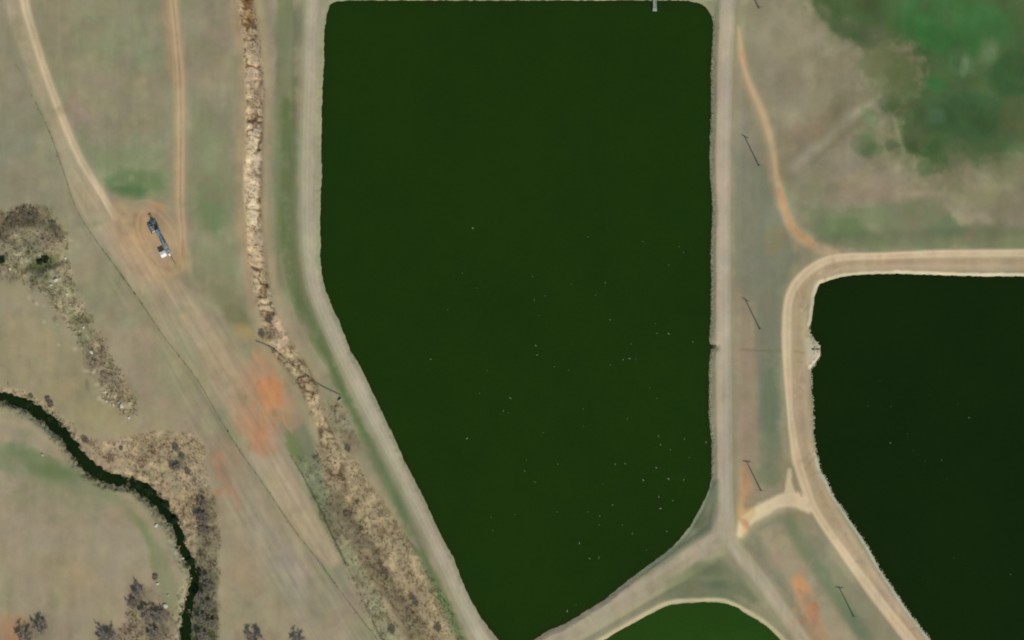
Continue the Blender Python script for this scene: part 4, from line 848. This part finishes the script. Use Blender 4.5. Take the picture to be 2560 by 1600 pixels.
# ------------------------------------------------------------------ boulders
M_rock = mat_plain('pale_limestone', (0.56, 0.52, 0.42), 0.9, 0, 0.15, 2); M_rock2 = mat_plain('grey_limestone', (0.36, 0.34, 0.28), 0.9, 0, 0.2, 2)
def rock_obj(seed, mat):
    V, F = rock_mesh('b', 0.5, seed, 0.65); me = bpy.data.meshes.new('boulder'); me.from_pydata([(a, b, c + 0.15) for a, b, c in V], [], F); me.materials.append(mat); me.update()
    o = bpy.data.objects.new('boulder', me); col.objects.link(o); return o
protoR = [rock_obj(50 + i, M_rock if i % 2 == 0 else M_rock2) for i in range(4)]; usedR = [False] * 4
rk = [(262,980,.9,'pale boulder at the upper left end of the cluster below the rubble tongue'),(270,990,1.1,'pale boulder second from the upper left of the cluster below the rubble tongue'),
(266,1003,.8,'pale boulder on the lower left side of the cluster below the rubble tongue'),(278,1003,.7,'small pale boulder in the middle of the cluster below the rubble tongue'),
(283,1012,.8,'pinkish boulder near the middle of the cluster below the rubble tongue'),(296,1006,.9,'boulder just above the brightest one of the cluster'),(304,1015,1.5,'brightest and largest white boulder of the cluster below the rubble tongue'),
(312,1028,.8,'boulder just below the brightest one of the cluster'),(322,1044,.9,'lowest pale boulder of the cluster below the rubble tongue'),(228,880,1.2,'lone white boulder at the dark patch halfway down the rubble tongue'),
(139,700,1.3,'white boulder at the lower right corner of the scrubby mound'),(150,695,.8,'small pale boulder right of the white one by the mound'),(128,712,.9,'pale boulder below the white one by the mound'),
(54,645,.9,'small pale boulder on the left side of the mound, left of the dark hollow'),(163,645,1.0,'pale boulder on the right rim of the mound'),(162,598,.8,'pale boulder on the upper right rim of the mound'),
(25,672,1.0,'pinkish boulder at the lower left foot of the mound'),(188,828,.9,'pale boulder in the green middle of the rubble tongue'),(209,818,.9,'light boulder at the right side of the green middle of the rubble tongue'),
(106,1137,1.0,'lone white boulder on the green bank left of the creek'),(390,1314,1.2,'lone white boulder inside the creek bend'),(414,1515,1.6,'big white boulder on the brushy bank near the bottom left'),
(394,1459,1.0,'pale boulder below the small dark bush in the green strip'),(420,1488,.8,'small pale boulder above the big white one near the bottom left'),(457,1396,.8,'small pale stone at the narrow part of the creek'),
(478,1446,.8,'small pale stone on the right side of the lower creek'),(168,735,.9,'pale boulder on the upper part of the rubble tongue'),(175,760,.8,'small boulder in the upper part of the rubble tongue')]
for i, (x, y, s_, lb) in enumerate(rk):
    k = i % 4
    if s_ >= 1.2: k = 0
    if not usedR[k]: o = protoR[k]; usedR[k] = True
    else: o = protoR[k].copy(); col.objects.link(o)
    o.location = (wx(x), wy(y), hgt(x, y)); o.rotation_euler = (0, 0, i * 1.3); o.scale = (s_ * 1.3, s_ * 1.15, s_ * 1.1); tag(o, lb, 'boulder', 'pale boulders scattered in the lower left scrub')
for k in range(4):
    if not usedR[k]: bpy.data.objects.remove(protoR[k])

# ------------------------------------------------------------------ bushes and bare trees
def leafy(name_part, mats, r, h, n, seed, leaf=0.16, dead=False):
    root = bpy.data.objects.new(name_part, None); col.objects.link(root); rr = random.Random(seed); st = MB()
    tips = []
    for k in range(9):
        a = k * 0.7 + rr.uniform(-.3, .3); q = rr.uniform(0.45, 0.95) * r; m = (math.cos(a) * q * 0.5, math.sin(a) * q * 0.5, h * 0.5); e = (math.cos(a) * q, math.sin(a) * q, h * rr.uniform(0.6, 0.95))
        st.tube([(0, 0, -0.1), m, e], [0.06, 0.04, 0.015], 5); tips.append(e)
    tips.append((0, 0, h * 0.9)); st.build('stems', M_bark, root)
    V = []; F = []; k = 0
    lobes = [(t[0] * .8, t[1] * .8, t[2] * .85, r * rr.uniform(0.28, 0.5)) for t in tips]
    for _ in range(n):
        lx, ly, lz, lr = rr.choice(lobes); d = Vector((rr.gauss(0, 1), rr.gauss(0, 1), rr.gauss(0, 1))).normalized() * lr * rr.uniform(0.4, 1.05)
        c = Vector((lx, ly, max(0.05, lz + d.z * 0.8))) + Vector((d.x, d.y, 0)); u = Vector((rr.gauss(0, 1), rr.gauss(0, 1), rr.gauss(0, .6))).normalized(); w = u.cross(Vector((rr.gauss(0, 1), rr.gauss(0, 1), rr.gauss(0, 1)))).normalized()
        l = leaf * rr.uniform(0.6, 1.5); b = l * (0.16 if dead else 0.5); V += [tuple(c - u * l), tuple(c + w * b), tuple(c + u * l), tuple(c - w * b)]; F.append((k, k + 1, k + 2, k + 3)); k += 4
    o = mesh_np('foliage', V, F, mats, None, False, root); return root
M_bark = mat_plain('grey_brown_bark', (0.22, 0.19, 0.15), 0.9, 0, 0.2, 4)
M_leafd = mat_plain('dark_green_leaves', (0.03, 0.05, 0.018), 0.8, 0, 0.35, 1.2, 0.1)
M_leafo = mat_plain('brown_dead_leaves', (0.21, 0.18, 0.12), 0.9, 0, 0.35, 1.2, 0.1)
M_twig = mat_plain('grey_brown_twigs', (0.31, 0.27, 0.215), 0.95, 0, 0.3, 1.0, 0.05)
bushes = {'g': leafy('green_bush', M_leafd, 1.3, 1.6, 900, 1), 'b': leafy('brown_bush', M_leafo, 1.1, 1.2, 420, 2), 'c': leafy('brown_bush', M_leafo, 1.5, 1.2, 480, 3)}
bl = [('b',865,1284,1.0,'dark round bush, highest of the larger dark bushes beside the lower dike'),
('c',951,1410,.7,'dark bush, upper of the close pair below the highest round bush'),('c',963,1430,.9,'dark bush, lower of the close pair below the highest round bush'),
('c',1032,1495,.8,'dark bush, upper one of the pair nearest the dike in the lower brush strip'),('c',1040,1508,.8,'dark bush, lower one of the pair nearest the dike in the lower brush strip'),
('b',892,1256,.6,'small dark bush just above right of the lone round bush'),('b',904,1319,.5,'tiny bush below the lone round bush'),
('b',119,998,1.0,'upper half of the rusty brown bush pair above the creek'),('b',126,1010,1.1,'lower half of the rusty brown bush pair above the creek'),('b',77,990,.8,'rusty brown bush nearest the left edge above the creek'),
('c',213,1100,.9,'brown bush on the bank right of the creek, below the boulders'),('b',303,1120,.7,'small dark bush in the tan hollow above the creek'),
('b',388,1442,1.0,'small dark bush alone in the green strip left of the creek'),('b',436,920,.0,''),
('b',320,1212,.8,'reddish brown bush overhanging the middle of the creek'),('g',345,1212,1.2,'dark green bush on the upper creek bank right of the reddish bush'),
('g',372,1228,1.3,'dark green bush at the upper shoulder of the creek bend'),('g',415,1262,1.2,'dark green bush on the outside of the creek bend'),('g',440,1300,1.1,'dark green bush lower down on the outside of the creek bend'),
('g',478,1405,1.2,'dark green bush bulging from the right bank below the narrows'),('g',70,1012,1.0,'dark green bush in the creek near the left edge'),('g',125,1046,1.0,'dark green bush on the left reach of the creek'),
('g',250,1186,1.0,'dark green bush in the middle reach of the creek'),('c',440,1120,.9,'upper brown bush in the pale scrub above the creek bend'),('c',455,1140,.8,'lower brown bush in the pale scrub above the creek bend'),
('c',432,1165,1.0,'left brown bush in the pale scrub above the creek bend'),('c',470,1180,.8,'brown bush at the lower right corner of the pale scrub above the creek bend'),
('g',112,648,1.3,'dark green bush at the right end of the hollow in the mound'),('g',98,655,1.1,'dark green bush at the left end of the hollow in the mound'),
('c',60,535,1.2,'dark scrubby bush on the top rim of the mound, left of centre'),('c',85,540,1.3,'dark scrubby bush on the top rim of the mound, right of centre'),('c',30,548,1.1,'dark scrubby bush at the left of the mound top rim'),
('c',135,570,1.1,'dark scrubby bush on the right shoulder of the mound'),('g',4,652,1.2,'dark green bush touching the left edge beside the mound'),
('c',672,800,.8,'brown bush at the bend of the brushy ditch'),('c',655,835,.9,'brown bush at the head of the pipeline'),
('c',1095,1570,1.0,'greenish brown bush at the bottom of the brush strip by the dike'),('c',980,1575,1.0,'dark bush at the bottom edge in the brush strip, left of the dike bush'),('c',870,1122,.8,'brown bush in the brush left of the dike, above the lone round bush')]
seen = set()
for k, x, y, s_, lb in bl:
    if not lb: continue
    src = bushes[k]
    if k not in seen: seen.add(k); o = src
    else: o = dup(src, x, y, 0)
    o.location = (wx(x), wy(y), hgt(x, y)); o.rotation_euler = (0, 0, (x * 7.1 + y) % 6.28 if k == 'g' else 0.45 + ((x * 7 + y) % 9 - 4) * 0.08); o.scale = (s_, s_ * (1.35 if k != 'g' else 1.0), s_ * (0.6 if k != 'g' else 0.8))
    tag(o, lb, 'bush', {'g': 'dark green bushes along creek and mound', 'b': 'dark brown bushes in the dry scrub', 'c': 'dark brown bushes in the dry scrub'}[k])
def bare_tree(h, r, seed, ntw):
    root = bpy.data.objects.new('bare_tree', None); col.objects.link(root); rr = random.Random(seed); tr = MB(); tr.tube([(0, 0, -0.2), (0.05, 0, h * 0.25), (0, 0.1, h * 0.5)], [0.22, 0.17, 0.12], 8); ends = []
    for i in range(9):
        a = i * 2.4 + rr.uniform(-.3, .3); z0 = h * rr.uniform(0.2, 0.5); q = r * rr.uniform(0.6, 1.0); e = Vector((math.cos(a) * q, math.sin(a) * q, h * rr.uniform(0.55, 1.0)))
        m = Vector((e.x * 0.45, e.y * 0.45, z0 + (e.z - z0) * 0.55)); tr.tube([(0, 0.03, z0), tuple(m), tuple(e)], [0.09, 0.06, 0.02], 5)
        for _ in range(4):
            b = Vector((rr.uniform(-1, 1), rr.uniform(-1, 1), rr.uniform(-.1, .8))) * r * 0.42; s0 = m.lerp(e, rr.uniform(0.1, 0.9)); tr.tube([tuple(s0), tuple(s0 + b)], [0.04, 0.012], 4); ends.append((s0, s0 + b))
    tr.build('trunk', M_bark, root)
    V = []; F = []; k = 0
    for _ in range(ntw):
        s0, e0 = rr.choice(ends); p = s0.lerp(e0, rr.uniform(0, 1.1)); d = Vector((rr.gauss(0, 1), rr.gauss(0, 1), rr.gauss(.2, .7))).normalized() * rr.uniform(0.3, 0.8); w = d.cross(Vector((rr.gauss(0, 1), rr.gauss(0, 1), rr.gauss(0, 1)))).normalized() * 0.022
        V += [tuple(p - w), tuple(p + w), tuple(p + d)]; F.append((k, k + 1, k + 2)); k += 3
    mesh_np('crown', V, F, M_twig, None, False, root); return root
tp = [bare_tree(2.7, 2.5, 1, 2600), bare_tree(2.2, 2.0, 2, 2000)]; usedT = [False, False]
TS = {640: 2.0, 347: 1.3, 333: 1.2, 372: 1.3, 398: 1.3, 385: 1.3, 65: 1.5, 104: 1.4, 262: 1.4, 278: 1.3, 748: 1.3}
tl = [(505,1258,0,'bare tree, highest of the leafless row right of the creek'),(497,1292,1,'bare tree, second down the leafless row right of the creek'),(512,1300,0,'bare tree in the leafless row, close beside the second one'),
(520,1330,1,'bare tree standing apart to the right in the leafless row'),(505,1325,1,'bare tree, lower end of the upper leafless clump right of the creek'),
(512,1448,0,'bare tree at the top of the dense lower clump right of the creek'),(525,1470,0,'bare tree on the right side of the dense lower clump'),(500,1492,0,'bare tree on the creek side of the dense lower clump'),
(520,1515,0,'bare tree in the middle of the dense lower clump right of the creek'),(505,1545,0,'bare tree below the middle of the dense lower clump'),(528,1560,0,'bare tree at the lower right of the dense lower clump'),
(508,1590,0,'bare tree of the dense lower clump touching the bottom edge'),(347,1482,1,'bare tree at the top left of the brushy patch left of the creek'),(333,1512,1,'bare tree on the left side of the brushy patch left of the creek'),
(372,1540,0,'bare tree in the middle of the brushy patch left of the creek'),(398,1545,1,'bare tree on the right side of the brushy patch left of the creek'),(385,1585,0,'bare tree at the bottom edge left of the creek'),
(262,1596,1,'bare tree at the bottom edge, left of the brushy patch'),(65,1592,1,'bare tree at the bottom edge beside the red soil'),(104,1568,1,'bare tree above right of the one beside the red soil'),(278,1592,1,'bare tree at the bottom edge just right of the small one'),
(640,1600,0,'bare tree poking up from the bottom edge right of the meadow strip'),(748,1602,1,'small bare tree at the bottom edge left of the fence'),(445,1168,1,'small bare tree in the pale scrub above the creek bend')]
for x, y, k, lb in tl:
    if not usedT[k]: o = tp[k]; usedT[k] = True
    else: o = dup(tp[k], x, y, 0)
    s_ = (0.85 + ((x * 13 + y * 7) % 10) / 28) * TS.get(x, 1.0); o.location = (wx(x), wy(y), hgt(x, y)); o.rotation_euler = (0, 0, (x * 3.7 + y) % 6.28); o.scale = (s_, s_, s_); tag(o, lb, 'tree', 'leafless trees around the creek')

# ------------------------------------------------------------------ waterbirds
M_bird = mat_plain('pale_feathers', (0.25, 0.29, 0.19), 0.8, 0, 0.3, 8, 0.1); M_bill = mat_plain('dull_bill', (0.22, 0.14, 0.05), 0.5, 0, 0.1, 8)
def bird():
    spine = [(-0.34, 0.15, .012, .01), (-0.29, 0.13, .05, .025), (-0.2, 0.10, .10, .07), (-0.06, 0.085, .135, .10), (0.08, 0.085, .13, .105), (0.17, 0.11, .095, .09), (0.215, 0.17, .055, .055), (0.22, 0.23, .042, .042), (0.235, 0.28, .05, .048), (0.27, 0.30, .05, .045), (0.30, 0.295, .03, .028)]
    V = []; F = []; n = 12
    for i, (x, z, ry, rz) in enumerate(spine):
        a = spine[max(0, i - 1)]; b = spine[min(len(spine) - 1, i + 1)]; t = Vector((b[0] - a[0], 0, b[1] - a[1])).normalized(); up = Vector((-t.z, 0, t.x))
        for j in range(n): q = 2 * math.pi * j / n; p = Vector((x, 0, z)) + Vector((0, 1, 0)) * ry * math.cos(q) + up * rz * math.sin(q); V.append(tuple(p))
    for i in range(len(spine) - 1):
        for j in range(n): a = i * n + j; b = i * n + (j + 1) % n; F.append((a, b, b + n, a + n))
    F.append(tuple(range(n))[::-1]); F.append(tuple((len(spine) - 1) * n + j for j in range(n)))
    nb = len(F); k = len(V)
    V += [(0.30, .022, .30), (0.30, -.022, .30), (0.30, 0, .275), (0.375, .015, .283), (0.375, -.015, .283), (0.375, 0, .275)]
    F += [(k, k + 1, k + 4, k + 3), (k + 1, k + 2, k + 5, k + 4), (k + 2, k, k + 3, k + 5), (k + 3, k + 4, k + 5)]
    for s_ in (-1, 1):   # folded wings over the flanks
        k = len(V); V += [(0.12, s_ * .125, .10), (0.08, s_ * .10, .175), (-0.12, s_ * .07, .185), (-0.33, s_ * .03, .165), (-0.2, s_ * .115, .12), (-0.02, s_ * .15, .09)]; F.append(tuple(range(k, k + 6)))
    me = bpy.data.meshes.new('waterbird'); me.from_pydata(V, [], F); me.materials.append(M_bird); me.materials.append(M_bill)
    for i, p in enumerate(me.polygons): p.material_index = 1 if nb <= i < nb + 4 else 0; p.use_smooth = i < nb
    me.update(); o = bpy.data.objects.new('waterbird', me); col.objects.link(o); return o
B0 = bird(); first = True
spots = [(1182,570,3),(1156,683,1),(1191,720,1),(1332,691,1),(1362,739,1),(1335,747,1),(1470,592,1),(1607,604,1),(1698,617,1),(1709,631,1),(1671,662,1),(1513,707,2),(1428,711,1),(1489,738,1),
(1119,774,1),(1336,751,1),(1348,789,1),(1340,864,3),(1343,887,2),(1077,898,2),(1218,926,1),(1386,917,1),(1199,983,1),(1276,995,3),(1525,799,2),(1638,809,1),(1642,833,2),(1672,834,3),(1732,854,2),(1578,860,1),(1558,899,2),(1574,896,3),(1589,898,1),(1526,912,1),(1625,969,1),(1642,996,1),(1422,925,1),
(1258,1027,2),(1271,1032,1),(1167,1096,3),(1358,1081,1),(1312,1178,2),(1339,1206,1),(1316,1150,1),(1395,1160,1),(1568,1046,1),(1646,1090,2),(1651,1111,2),(1711,1097,2),(1765,1106,3),(1676,1124,2),(1723,1144,1),(1538,1160,2),(1563,1159,2),(1641,1169,3),(1608,1200,3),(1671,1197,3),(1709,1199,2),(1647,1242,2),(1682,1251,2),(1507,1210,1),(1458,1022,1),(1459,1065,1),
(1228,1293,1),(1287,1286,1),(1232,1326,1),(1531,1262,2),(1499,1290,2),(1498,1312,1),(1448,1358,3),(1474,1396,2),(1497,1394,2),(1581,1334,2),(1651,1271,3),(1667,1328,2),(1616,1375,1),(1556,1312,1),(1418,1527,3),(1440,1512,1),(1470,1280,1),(1336,1204,1),(1392,1280,1)]
spots2 = [(2200,953,1),(2170,1015,1),(2228,1016,1),(2422,1044,3),(2226,1107,3),(2269,1084,1),(2283,1126,1),(2312,1153,1),(2354,1150,2),(2368,1197,1),(2324,986,1),(2396,1010,1),(2318,1455,1),(2526,1436,2),(2420,1420,1),(2385,1395,1)]
own = {(1182,570): 'bright pale waterbird floating alone in the upper middle of the large pond', (1340,864): 'bright pale waterbird at the very middle of the large pond', (1418,1527): 'bright pale waterbird closest to the lower bank of the large pond',
(1448,1358): 'bright pale waterbird alone in the lower middle of the large pond', (1167,1096): 'bright pale waterbird alone near the lower left bank of the large pond', (1765,1106): 'pale waterbird almost touching the right bank of the large pond',
(1732,854): 'pale waterbird on the large pond just left of the intake notch', (2422,1044): 'bright pale waterbird in the middle of the right pond', (2226,1107): 'bright pale waterbird on the left half of the right pond'}
rb = random.Random(9)
for (x, y, s_), pond2 in [(s, False) for s in spots] + [(s, True) for s in spots2]:
    if first: o = B0; first = False
    else: o = B0.copy(); col.objects.link(o)
    sc = {1: 0.62, 2: 0.95, 3: 1.35}[s_] * rb.uniform(0.9, 1.1) * (0.7 if pond2 else 1.0); o.location = (wx(x), wy(y), WL - 0.03 * sc); o.rotation_euler = (0, 0, rb.uniform(0, 6.28)); o.scale = (sc, sc, sc)
    if (x, y) in own: lb = own[(x, y)]; g_ = 'waterbirds floating on the ponds'
    elif pond2: lb = 'tiny pale waterbird in the loose flock on the right pond'; g_ = 'tiny waterbirds on the right pond'
    else:
        zone = 'upper half' if y < 800 else ('middle' if y < 1000 else 'lower part'); side = 'left side' if x < 1450 else 'right side'
        sz = {1: 'tiny faint', 2: 'small', 3: 'larger bright'}[s_]
        lb = f'{sz} waterbird floating in the {zone} of the large pond, {side}'; g_ = f'{sz} waterbirds, {zone}, {side} of the large pond'
    tag(o, lb, 'waterbird', g_)
